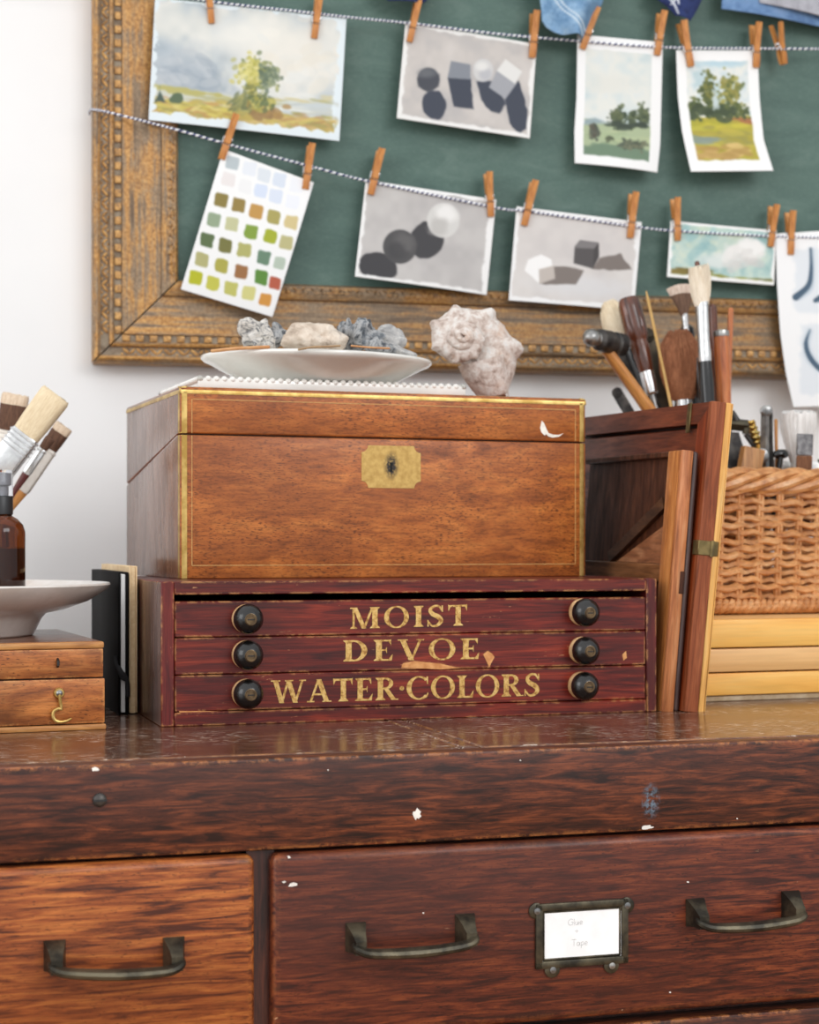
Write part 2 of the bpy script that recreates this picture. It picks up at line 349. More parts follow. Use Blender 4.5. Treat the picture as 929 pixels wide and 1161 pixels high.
def glyph(ch):
    t = .225
    if ch == 'M': return [g_rect(.10, .05, .19, .95), g_serif(.145, .09, 0, True), [(.0, 1), (.30, 1), (.30, .94), (.0, .94)], g_diag(.58, .0, .20, 1, .19)[0:4], g_diag(.58, 0, .93, 1, .10), *g_stem(.92, t)], 1.22
    if ch == 'O': return g_ring(.52, .5, .52, .53, .32, .46), 1.04
    if ch == 'I': return g_stem(.1, t), .39
    if ch == 'S': return g_sweep([(.60, .76), (.50, .95), (.30, .97), (.12, .80), (.22, .60), (.45, .46), (.58, .26), (.42, .05), (.20, .03), (.04, .24)], [.05, .09, .11, .15, .2, .22, .19, .13, .09, .05]) + [[(.60, 1.0), (.66, 1.0), (.66, .68), (.60, .70)], [(.0, .32), (.05, .30), (.05, 0), (.0, 0)]], .68
    if ch == 'T': return [g_rect(.32, .05, .32 + t, 1), g_serif(.32 + t / 2, t, 0, True), g_rect(.02, .91, .81, 1), [(.0, 1.02), (.06, 1.0), (.10, .9), (.02, .70)], [(.83, 1.02), (.77, 1.0), (.73, .9), (.81, .70)]], .83
    if ch == 'D': return g_stem(.1, t) + g_ring(.40, .5, .52, .5, .30, .42, -90, 90, 20) + [g_rect(.1, 0, .42, .08), g_rect(.1, .92, .42, 1)], .95
    if ch == 'E': return g_stem(.1, t) + [g_rect(.2, .92, .68, 1), g_rect(.2, 0, .70, .08), g_rect(.2, .47, .52, .55), [(.68, 1.02), (.62, .92), (.58, .9), (.68, .72)], [(.74, .32), (.70, 0), (.62, 0), (.58, .08)], [(.52, .68), (.52, .34), (.47, .47), (.47, .55)]], .76
    if ch == 'V': return [g_diag(.50, 0, .16, .97, .21), g_diag(.50, 0, .84, .97, .10), g_rect(-.03, .945, .36, 1), g_rect(.69, .945, .99, 1)], .97
    if ch == 'W': return [g_diag(.42, 0, .16, .97, .20), g_diag(.42, 0, .68, .97, .10), g_diag(.98, 0, .70, .97, .20), g_diag(.98, 0, 1.27, .97, .10), g_rect(-.03, .945, .36, 1), g_rect(.55, .945, .90, 1), g_rect(1.13, .945, 1.42, 1)], 1.38
    if ch == 'A': return [g_diag(.14, .03, .46, 1, .10), g_diag(.80, .03, .47, 1, .21), g_rect(.24, .30, .70, .38), g_rect(-.02, 0, .29, .055), g_rect(.62, 0, 1.0, .055)], .97
    if ch == 'R': return g_stem(.1, t) + g_ring(.42, .74, .34, .26, .16, .18, -90, 90, 18) + [g_rect(.2, .92, .44, 1), g_rect(.2, .48, .44, .56), [(.36, .5), (.56, .5), (.90, .0), (.68, 0)], g_rect(.74, 0, .98, .05)], .93
    if ch == 'C': return g_ring(.54, .5, .54, .53, .33, .46, 42, 318, 34) + [[(.86, 1.0), (.93, 1.0), (.93, .66), (.88, .68)], [(.92, .30), (.95, .22), (.86, .04), (.84, .14)]], .96
    if ch == 'L': return g_stem(.1, t) + [g_rect(.2, 0, .68, .08), [(.72, .34), (.69, 0), (.60, 0), (.56, .08)]], .72
    if ch == '.': return g_ring(.1, .5, .1, .1, .001, .001, 0, 360, 14), .2
def lettering(txt, px0, px1, pyb, pyt, M, v, mat, par, gap=.12, name='lettering'):
    a = on_plane(M, px0, pyb[0], v); c = on_plane(M, px1, pyb[1], v); t0 = on_plane(M, px0, pyt, v)
    h = t0.z - a.z; adv = []; tot = 0
    for ch in txt: g, w = glyph(ch); adv.append((g, tot)); tot += w + gap
    tot -= gap; sx = (c.x - a.x) / tot; slope = (c.z - a.z) / (c.x - a.x); b = MB(); e = 0
    for g, ox in adv:
        for poly in g:
            e += 1; q = [(a.x + (x + ox) * sx, a.z + y * h + slope * (x + ox) * sx) for x, y in poly]
            vs = [b.bm.verts.new((x, v - .00025 - (e % 9) * .000012, z)) for x, z in q]; b.bm.faces.new(vs)
    return b.build(name, mat, par, smooth=180)

# ------------------------------------------------------------------ watercolour cabinet
p0 = at_z(182.5, 824.5); p1 = at_z(745, 807)
MM = Matrix.Translation(p0) @ Matrix.Rotation(math.atan2(p1.y - p0.y, p1.x - p0.x), 4, 'Z')
CW = (p1 - p0).length; CH = .1165; CD = .25
MC = thing('paint_cabinet', 'dark red three-drawer wooden cabinet with gold lettering under the brass-edged box', 'cabinet', M=MM)
mah = dict(freq=170, stretch=14, rough=.38, coat=.08, spec=.35, blotch=(58, 20, 20), blotch_amt=.75, blotch_scale=12, pores=.45, speck=(214, 170, 120), speck_thr=.80, wear=(214, 154, 94), wear_r=.0026, scratch=(206, 150, 104), sthr=(.68, .72, .5, .6))
m_h = wood('red_mahogany', (64, 18, 16), (108, 31, 22), (152, 54, 32), 'x', stops=(.32, .5, .70), **mah)
m_v = wood('red_mahogany_upright', (74, 24, 24), (112, 34, 31), (140, 50, 40), 'z', stops=(.32, .5, .72), loc=(3, 0, 0), **mah)
b = MB(); t = .0108
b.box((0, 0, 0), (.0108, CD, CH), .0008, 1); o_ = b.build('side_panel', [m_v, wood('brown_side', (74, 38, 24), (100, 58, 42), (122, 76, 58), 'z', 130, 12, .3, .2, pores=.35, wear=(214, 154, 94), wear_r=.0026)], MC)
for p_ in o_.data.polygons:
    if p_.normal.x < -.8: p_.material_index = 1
b = MB(); b.box((CW - .0098, 0, 0), (CW, CD, CH), .0008, 1); b.build('side_panel', m_v, MC)
b = MB(); b.box((.0108, .0002, CH - .0108), (CW - .0098, CD, CH - .0001), .0007, 1); b.build('top_panel', m_h, MC)
b = MB(); b.box((.0108, .0002, 0), (CW - .0098, CD, .0112), .0007, 1); b.build('bottom_panel', m_h, MC)
b = MB(); b.box((.0108, CD - .008, .0112), (CW - .0098, CD, CH - .0108)); b.build('back_panel', m_h, MC)
gold = NT('gold_leaf'); n = gold.noise(gold.coord(), 260, 4, .7); n2 = gold.noise(gold.coord(), 900, 2)
gold.fin(gold.mix(gold.grey(n2, .62, .70), gold.ramp(n, [(.36, C(156, 106, 48)), (.48, C(212, 168, 92)), (.66, C(230, 194, 124))]), C(90, 40, 24)), .42, .25)
bare = plain('bare_wood', (196, 128, 70), .6, 0, 0, (222, 160, 98), 120)
knob_m = [plain('ebonised_knob', (12, 11, 10), .22, 0, .2, (22, 19, 18), 70), plain('knob_base_wood', (188, 142, 94), .5, 0, 0, (214, 170, 120), 120), plain('knob_insert', (92, 74, 54), .35, .7, 0, (120, 98, 70), 200)]
LX0, LX1 = .0112, CW - .0102
rows = [(.0117, .0408), (.0414, .0709), (.0715, .1003)]
spec = [('WATER.COLORS', 308, 612, (797.5, 788.5), 771.5, ((282, 787), (664, 778))), ('DEVOE', 389, 544, (750, 747), 726, ((282, 743), (665, 738))), ('MOIST', 397, 530, (713, 709), 689, ((282, 702), (665, 694.5)))]
DY = .0012
for (za, zb), (txt, lx0, lx1, yb, yt, kn) in zip(rows, spec):
    b = MB(); b.box((LX0, DY, za), (LX1, .2, zb), .0007, 1)
    def chip(pts, b=b):
        q = [on_plane(MM, x, y, DY) for x, y in pts]; b.prism([(v.x, v.z) for v in q], frontM(0, DY + .0001, 0), .0003, 1)
    if txt == 'DEVOE':
        chip([(455, 757), (457, 752), (470, 749.5), (500, 752.5), (521, 757.5), (500, 759), (480, 758)])
        chip([(548, 742), (553, 738), (558, 741), (561, 745), (557, 752), (555, 757), (551, 748)])
        chip([(706, 742), (710, 738), (711, 746), (707, 749)])
    if txt[0] == 'W': chip([(203, 806), (250, 806.5), (251, 808), (204, 808.5)]); chip([(300, 805.5), (352, 804.5), (352, 806), (301, 807)])
    dd = b.build('drawer', [m_h, bare], MC)
    for kp in kn:
        c = on_plane(MM, *kp, DY - .012); b = MB()
        pr = [(.0112, 0), (.0118, .0012), (.0116, .0032), (.0098, .0040), (.0092, .005)]; nb = len(pr)
        pr += [(.0122 * math.cos(a), .0112 + .0108 * math.sin(a)) for a in np.linspace(-.72, 1.15, 14)]; ne = len(pr)
        pr += [(.0046, .0212), (.0043, .0222), (.0030, .0222), (.0028, .0216), (0, .0217)]
        b.lathe(pr, 36, frontM(c.x, DY, c.z), lambda i: 1 if i < 3 else (0 if i < ne - 1 else 2))
        b.box((c.x - .0026, DY - .0220, c.z - .0004), (c.x + .0026, DY - .0212, c.z + .0004), 0, 1, 0)
        b.build('knob', knob_m, dd, smooth=50)
    o = lettering(txt, lx0, lx1, yb, yt, MM, DY, gold.m, dd, gap=.20 if len(txt) < 6 else .10); o['label'] = 'gold serif lettering'

# ------------------------------------------------------------------ brass-edged writing box
q0 = at_xd(204, TOP + CH, 1.5)
WM = Matrix.Translation(q0) @ Matrix.Rotation(R(19.8) - YAW, 4, 'Z')
WW, WD, WH = .3835, .245, .1650; SF, SBk = .1237, .088
WB = thing('writing_box', 'honey brown wooden box with brass edges and brass keyhole plate', 'box', M=WM)
wal = dict(freq=60, stretch=3.2, rough=.4, coat=.06, spec=.35, blotch=(128, 68, 32), blotch_amt=.6, blotch_scale=12, pores=.45, dash=(78, 40, 18), dash_thr=.55, wear=(96, 54, 28), wear_r=.002)
w_f = wood('walnut_front', (138, 72, 30), (176, 98, 42), (204, 124, 58), 'x', stops=(.3, .5, .72), **wal)
w_s = wood('walnut_side_glare', (96, 62, 44), (120, 82, 62), (142, 102, 80), 'z', 90, 6, .28, .2, pores=.3, dash=(84, 58, 44), dash_thr=.62)  # greyed base colour carries the glare on the box sides
def wedge(b, z_front, z_back, top=None, bot=None):
    # box with a sloping seam: profile in (y,z), extruded along x
    pass
def yzprism(b, prof, x0, x1, bev=0):
    vs0 = [b.bm.verts.new((x0, y, z)) for y, z in prof]; vs1 = [b.bm.verts.new((x1, y, z)) for y, z in prof]; n = len(prof)
    b.bm.faces.new(vs0); b.bm.faces.new(vs1[::-1])
    for i in range(n): j = (i + 1) % n; b.bm.faces.new((vs0[i], vs1[i], vs1[j], vs0[j]))
    if bev: bmesh.ops.bevel(b.bm, geom=list({e for v in vs0 + vs1 for e in v.link_edges}), offset=bev, segments=3, profile=.5, affect='EDGES')
flat = .012
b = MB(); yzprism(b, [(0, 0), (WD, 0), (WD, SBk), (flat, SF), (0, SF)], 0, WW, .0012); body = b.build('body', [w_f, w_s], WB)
gp = .0012
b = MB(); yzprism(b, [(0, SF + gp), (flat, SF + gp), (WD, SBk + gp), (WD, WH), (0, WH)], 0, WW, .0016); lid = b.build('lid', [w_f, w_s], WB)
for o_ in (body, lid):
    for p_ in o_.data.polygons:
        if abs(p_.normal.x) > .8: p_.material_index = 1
b = MB(); yzprism(b, [(.003, SF - .002), (flat, SF - .002), (WD - .003, SBk - .002), (WD - .003, SBk + .004), (flat, SF + .004), (.003, SF + .004)], .003, WW - .003); b.build('seam_lining', plain('seam_dark', (20, 12, 8), .7), WB)
def brass_post(x, sg, z0, z1, name, par):        # rounded L of brass round a front corner
    w = .0062; r = .0032; e = .0004; pts = []
    pts += [(w, -e)]; pts += [(r - (r + e) * math.cos(a) , r - (r + e) * math.sin(a)) for a in np.linspace(R(90), 0, 7)]; pts += [(-e, w * .9), (.001, w * .9), (.001, .001), (w, .001)]
    poly = [(x + sg * px_, py_) for px_, py_ in pts]; b = MB(); b.prism(poly, Matrix.Translation((0, 0, z0)), z1 - z0); b.build(name, M_['brass'], par)
for par, z0, z1 in ((body, .0005, SF - .0002), (lid, SF + gp + .0002, WH - .004)):
    brass_post(0, 1, z0, z1, 'brass_corner', par); brass_post(WW, -1, z0, z1, 'brass_corner', par)
def brass_top(along, name):
    w = .0058; r = .0042; e = .0004
    pts = [(w, e)] + [(r - (r + e) * math.sin(a), -r + (r + e) * math.cos(a)) for a in np.linspace(0, R(90), 7)] + [(-e, -w), (.001, -w), (.001, -.001), (w, -.001)]
    b = MB(); rings = []
    if along == 'x':
        for x in (-.0004, WW + .0004): rings.append([V((x, p[0], WH + p[1])) for p in pts])
    else:
        xx, sg = along
        for y in (-.0004, WD): rings.append([V((xx + sg * p[0], y, WH + p[1])) for p in pts])
    b.ring_surface(rings); b.build(name, M_['brass'], lid)
brass_top('x', 'brass_edge'); brass_top((0, 1), 'brass_edge'); brass_top((WW, -1), 'brass_edge')
inl = plain('boxwood_inlay', (188, 138, 74), .45, 0, 0, (206, 160, 96), 200); s = .00035
def lines(par, segs):
    b = MB()
    for x0, z0, x1, z1 in segs: b.box((min(x0, x1) - s, -.00025, min(z0, z1) - s), (max(x0, x1) + s, .0004, max(z0, z1) + s))
    b.build('inlay_line', inl, par)
i0, i1 = .0105, WW - .0105
lines(body, [(i0, .0115, i1, .0115), (i0, .0115, i0, SF - .001), (i1, .0115, i1, SF - .001)])
lines(lid, [(i0, WH - .0105, i1, WH - .0105), (i0, SF + .002, i0, WH - .0105), (i1, SF + .002, i1, WH - .0105)])
# keyhole plate
e0, e1 = on_plane(WM, 410, 553), on_plane(WM, 477, 506); ex, ez = (e0.x + e1.x) / 2, (e0.z + e1.z) / 2; hw, hh, nr = (e1.x - e0.x) / 2, (e1.z - e0.z) / 2, .0062
poly = []
for sx, sz, st in ((1, 1, 0), (-1, 1, 90), (-1, -1, 180), (1, -1, 270)):
    arc = [(sx * hw + nr * math.cos(R(a)), sz * hh + nr * math.sin(R(a))) for a in np.linspace(st + 270, st + 180, 7)]
    poly += arc
k = NT('brass_plate'); tc = k.n('ShaderNodeTexCoord'); mp = k.n('ShaderNodeMapping'); k.l(tc.outputs['Object'], mp.inputs[0]); mp.inputs['Scale'].default_value = (1 / .008, 0, 1 / .014); mp.inputs['Location'].default_value = (-ex / .008, 0, -(ez + .001) / .014)
gr = k.n('ShaderNodeTexGradient', gradient_type='SPHERICAL'); k.l(mp.outputs[0], gr.inputs[0]); nn = k.noise(k.coord(), 420, 5, .7)
st_ = k.math('MULTIPLY', k.grey(gr.outputs['Fac'], 0, .55), k.grey(nn, .36, .5)); n3 = k.noise(k.coord((1, 1, 1)), 200, 4)
k.fin(k.mix(st_, k.mix(k.grey(nn, .66, .72), k.ramp(n3, [(.3, C(176, 138, 70)), (.7, C(208, 172, 100))]), C(100, 72, 36)), C(48, 42, 38)), .4, .35)
b = MB(); b.prism(poly, frontM(ex, .0004, ez), .0008); pl = b.build('keyhole_plate', k.m, WB)
b = MB(); b.prism([(.0016 * math.cos(a), .0016 * math.sin(a) + .0015) for a in np.linspace(R(-60), R(240), 16)] + [(-.0011, -.0055), (.0011, -.0055)], frontM(ex, -.0004, ez + .001), .0003); b.build('keyhole', plain('keyhole_dark', (8, 7, 6), .8), pl)
# white chip on the lid
q = [on_plane(WM, x, y) for x, y in ((614.5, 477), (617, 480), (620, 487), (622, 491), (628, 493), (634, 493), (639, 491.5), (634, 495), (627, 496.3), (622, 495), (619, 492), (618, 494), (614, 490), (612.5, 485), (613.5, 481))]
b = MB(); b.prism([(v.x, v.z) for v in q], frontM(0, .0001, 0), .0005); b.build('chip_mark', plain('chip_white', (232, 224, 212), .7), lid)['label'] = 'white chip in the veneer'

# ------------------------------------------------------------------ small hinged box at the left with its hook
s1 = at_z(119, 827); s0 = at_z(0, 831.5)
SANG = math.atan2(s1.y - s0.y, s1.x - s0.x)
SM = Matrix.Translation(s1) @ Matrix.Rotation(SANG, 4, 'Z')
SW, SD, SH = .27, .21, .0695
S = thing('hook_box', 'small worn oak box with brass hook under the white footed dish', 'box', M=SM)
hb = dict(freq=90, stretch=5, rough=.42, coat=.06, spec=.35, blotch=(84, 44, 24), blotch_amt=.9, blotch_scale=26, pores=.45, wear=(224, 160, 92), wear_r=.0045, dash=(70, 36, 18), dash_thr=.6)
ob = wood('hook_box_wood', (132, 68, 30), (184, 108, 52), (214, 140, 76), 'x', stops=(.3, .5, .7), **hb)
oe = wood('hook_box_edge', (170, 110, 58), (200, 140, 78), (216, 160, 96), 'x', 140, 9, .5, 0, (140, 84, 40), .6, 14)
ot = wood('hook_box_top', (110, 70, 50), (140, 92, 68), (164, 114, 86), 'x', 90, 9, .3, .1)
b = MB(); b.box((-SW - .001, -.0012, 0), (.001, SD + .001, .0045), .0012, 2); b.build('base_board', oe, S)
b = MB(); b.box((-SW, 0, .0052), (0, SD, .0405), .001, 2); bo = b.build('body', ob, S)
b = MB(); b.box((-SW + .002, .002, .0046), (-.002, SD - .002, .052)); b.build('lining', plain('seam_dark2', (24, 14, 8), .8), S)
b = MB(); b.box((-SW, 0, .0415), (-.0012, SD, .0640), .001, 2); li = b.build('lid', ob, S)
b = MB(); b.box((-SW - .0005, -.0006, .0642), (-.0006, SD, SH), .0015, 2); b.build('lid_top', [oe], li)
b = MB(); b.box((-SW + .002, .002, SH - .0004), (-.003, SD - .002, SH + .0003)); b.build('lid_veneer', ot, li)
hp = [on_plane(SM, x, y, -.003) for x, y in ((67.5, 786), (68, 794), (70, 804), (66, 803.5), (61.5, 806), (60, 811), (62.5, 816.5), (68, 818.5), (75, 817.5), (81, 814.5))]
b = MB(); P = spline(hp[:3], 4) + spline(hp[3:], 5); b.tube(P, interp([0, .3, .7, 1], [.0014, .0013, .0015, .0007], len(P)), 8)
c = hp[0]; b.lathe([(.0044, 0), (.0044, .001), (.0036, .0022), (.0026, .0022)], 20, frontM(c.x, 0, c.z)); b.lathe([(.0027, .001), (.0025, .003), (.0012, .0042), (0, .0045)], 14, frontM(c.x, 0, c.z), 1)
b.build('hook', [M_['brass'], M_['steel']], bo)
c = on_plane(SM, 65.5, 751.5); b = MB(); b.tube([V((c.x, .0005, c.z + .003)), V((c.x, -.0026, c.z + .0015)), V((c.x, -.0026, c.z - .0015)), V((c.x, .0005, c.z - .003))], .0011, 8); b.build('eye_staple', M_['iron'], li)
stain = NT('dark_stain'); gq = stain.n('ShaderNodeTexGradient', gradient_type='SPHERICAL'); stain.fin(C(46, 30, 22), .7)
# ------------------------------------------------------------------ framed chalkboard on the wall
YF, YP = -.034, -.037                         # frame face and hanging plane
fx0 = at_y(105, 300, YF).x; fz0 = at_y(300, 413.5, YF).z; fx1, fz1 = fx0 + 1.62, fz0 + 1.05; FWD = .0935
FB = thing('framed_chalkboard', 'green chalkboard in a wide worn gilt wooden frame on the wall', 'chalkboard', loc=(fx0, 0, fz0))
FWID, FHGT = fx1 - fx0, fz1 - fz0
PROF = [(0, .002), (0, .026), (.0018, .0305), (.0052, .0325), (.0078, .0305), (.0085, .0265), (.0180, .0265), (.0186, .0305), (.0208, .0315), (.0228, .0300), (.0234, .0272), (.0312, .0272), (.0318, .0305), (.0345, .0300), (.045, .0265), (.060, .0235), (.0745, .0225), (.0750, .0260), (.0768, .0268), (.0900, .0245), (.0925, .0215), (.0935, .012), (.0935, .004)]
def gilt(name, along, big):
    k = NT(name); f = [190, 190, 190]; f['xyz'.index(along)] = 9
    n1 = k.noise(k.coord(f), 1, 6, .65, .3); n2 = k.noise(k.coord((1, 1, 1)), 300, 4, .6); n3 = k.noise(k.coord((1, 1, 1)), 22 if big else 30, 4, .6)
    grey_ = k.ramp(n2, [(.3, C(112, 94, 74)), (.7, C(156, 136, 112))]); gold_ = k.ramp(n2, [(.3, C(140, 94, 46)), (.5, C(186, 134, 70)), (.7, C(212, 166, 98))])
    f2 = k.math('ADD', k.math('MULTIPLY', n1, .75), k.math('MULTIPLY', n3, .45))
    c = k.mix(k.grey(f2, .545, .655, .08, .95), grey_, gold_); c = k.mix(k.grey(n1, .34, .46, .75, 0), c, C(86, 62, 40))
    if big:                                              # the rail is brighter gold near its left mitre and browner elsewhere
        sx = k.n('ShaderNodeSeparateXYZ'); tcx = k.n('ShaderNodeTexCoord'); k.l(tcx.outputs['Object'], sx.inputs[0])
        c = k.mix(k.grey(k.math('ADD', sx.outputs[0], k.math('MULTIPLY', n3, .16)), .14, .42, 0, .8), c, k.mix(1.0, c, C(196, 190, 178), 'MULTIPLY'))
    k.bump(n1, .25, .001); return k.fin(c, .5, .12)
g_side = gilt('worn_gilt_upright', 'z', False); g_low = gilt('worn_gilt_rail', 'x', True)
k = NT('gilt_bead'); n2 = k.noise(k.coord(), 170, 5, .65)
g_bead = k.fin(k.ramp(n2, [(.34, C(124, 98, 68)), (.48, C(180, 132, 74)), (.66, C(216, 170, 104))]), .5, .08)
g_grey = plain('gilt_ground', (118, 100, 80), .65, 0, 0, (156, 142, 122), 90)
def rail(name, L, M, mats, detail):
    # local: x along the rail (0..L), y outward height (towards -y), z from the outer edge inwards (mitred ends)
    b = MB(); rings = []
    N = 2
    for i in range(N):
        rings.append([M @ V(((t if i == 0 else L - t), -h, t)) for t, h in PROF])
    b.ring_surface(rings)
    for j, f in enumerate(b.bm.faces[:]):
        if j in (5, 10): f.material_index = 2
    if detail:
        lo, hi = detail
        x = lo
        while x < hi:                                   # square beads in the narrow channel
            if .030 < x < L - .030: b.box((x, -.0296, .0238), (x + .0084, -.0268, .0310), .0010, 2, 1, M)
            x += .0148
        x = lo; k = 0
        while x < hi:                                   # curling leaf band near the outer edge
            if .016 < x < L - .016:
                pts = [V((x + .0140 * t, -.0266 - .0012 * math.sin(math.pi * t), .0132 + .0036 * math.sin(2 * math.pi * t) )) for t in np.linspace(0, 1, 9)]
                L3 = M.to_3x3().to_4x4()
                b.ell(M @ V((x + .0045, -.0264, .0134)), (.0056, .0017, .0019), L3 @ Matrix.Rotation(R(40), 4, 'Y'), 2, 1); b.ell(M @ V((x + .0112, -.0264, .0134)), (.0042, .0016, .0016), L3 @ Matrix.Rotation(R(-48), 4, 'Y'), 2, 1)
                b.ell(M @ V((x + .0078, -.0264, .0166)), (.0020, .0014, .0014), L3, 1, 1); b.ell(M @ V((x + .0001, -.0264, .0102)), (.0020, .0014, .0014), L3, 1, 1)
            x += .0148
        x = lo + .004
        while x < hi:                                   # broad leaves along the inner edge
            if .088 < x < L - .088:
                for dxx, rr in ((0, 1.0), (.008, .62)):
                    b.ell(M @ V((x + dxx, -.0242, .0832)), (.0062 * rr, .0030, .0056 * rr), None, 2)
                b.tube([M @ V((x - .006 + .012 * t, -.0262, .0885 - .004 * math.sin(math.pi * t))) for t in np.linspace(0, 1, 6)], .0012, 6)
            x += .0205
    return b.build(name, mats, FB, smooth=40)
# upright at the left: local x -> world z, local z -> world x
ML = Matrix(((0, 0, 1, 0), (0, 1, 0, 0), (1, 0, 0, 0), (0, 0, 0, 1)))
MR = Matrix.Translation((FWID, 0, 0)) @ Matrix(((0, 0, -1, 0), (0, 1, 0, 0), (1, 0, 0, 0), (0, 0, 0, 1)))
MBt = Matrix(); MT = Matrix.Translation((0, 0, FHGT)) @ Matrix.Diagonal((1, 1, -1, 1))
gapo = .0011
rail('frame_rail', FHGT, ML, [g_side, g_bead, g_grey], (.016, .60))
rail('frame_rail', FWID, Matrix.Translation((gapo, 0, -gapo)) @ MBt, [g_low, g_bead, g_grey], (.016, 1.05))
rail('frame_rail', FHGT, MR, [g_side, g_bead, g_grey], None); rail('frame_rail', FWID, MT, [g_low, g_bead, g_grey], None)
k = NT('chalkboard_green'); n1 = k.noise(k.coord((1, 1, 2.5)), 14, 5, .6, .6); n2 = k.noise(k.coord((3, 1, 9)), 60, 4); n3 = k.noise(k.coord(), 120, 2)
c = k.ramp(n1, [(.3, C(66, 92, 84)), (.55, C(78, 104, 95)), (.75, C(96, 119, 110))]); c = k.mix(k.grey(n2, .5, .8, 0, .35), c, C(114, 136, 127)); c = k.mix(k.grey(n3, .76, .79, 0, .6), c, C(130, 148, 138))
b = MB(); b.box((.085, -.0165, .085), (FWID - .085, -.004, FHGT - .085)); b.build('chalkboard', k.fin(c, .62), FB)

# ------------------------------------------------------------------ string with navy and white stripes
st_m = [plain('string_white', (236, 236, 240), .8), plain('string_navy', (40, 50, 98), .8)]
def twine(name, label, pts):
    P = spline(pts, 40); b = MB(); L = 0; fine = [P[0]]; step = .0011
    for i in range(1, len(P)):
        d = (P[i] - P[i - 1]).length; m = max(1, round(d / step))
        for q in range(1, m + 1): fine.append(P[i - 1].lerp(P[i], q / m))
    b.tube(fine, .0013, 8)
    me_f = b.bm.faces[:]
    for idx, f in enumerate(me_f[:-2]):
        i, j = divmod(idx, 8); f.material_index = 1 if int((i * 1.5 + j) // 4) % 2 else 0
    o = b.build(name, st_m, None, loc=P[0], world=True); return tag(o, label, 'string', 'striped strings across the chalkboard')
YT = YP - .0016
def wy(px, py, y=YT): return at_y(px, py, y)
twine('striped_string', 'upper navy and white string holding the top row of pinned paintings', [wy(-60, -42), wy(100, -19, YT), wy(242, 2), wy(330, 12), wy(400, 20), wy(470, 27), wy(560, 38), wy(650, 46), wy(750, 53.5), wy(860, 55), wy(960, 55), wy(1080, 50)])
e = wy(105, 122.5)
twine('striped_string', 'lower navy and white string tied round the frame, holding the lower row of paintings', [V((e.x - .0022, -.008, e.z + .0005)), V((e.x - .0022, -.024, e.z + .0003)), V((e.x + .0012, -.0352, e.z - .0008)), wy(130, 129), wy(200, 147), wy(260, 164), wy(350, 188), wy(420, 206), wy(560, 235), wy(600, 240), wy(720, 257), wy(770, 262), wy(880, 268), wy(980, 270), wy(1080, 268)])

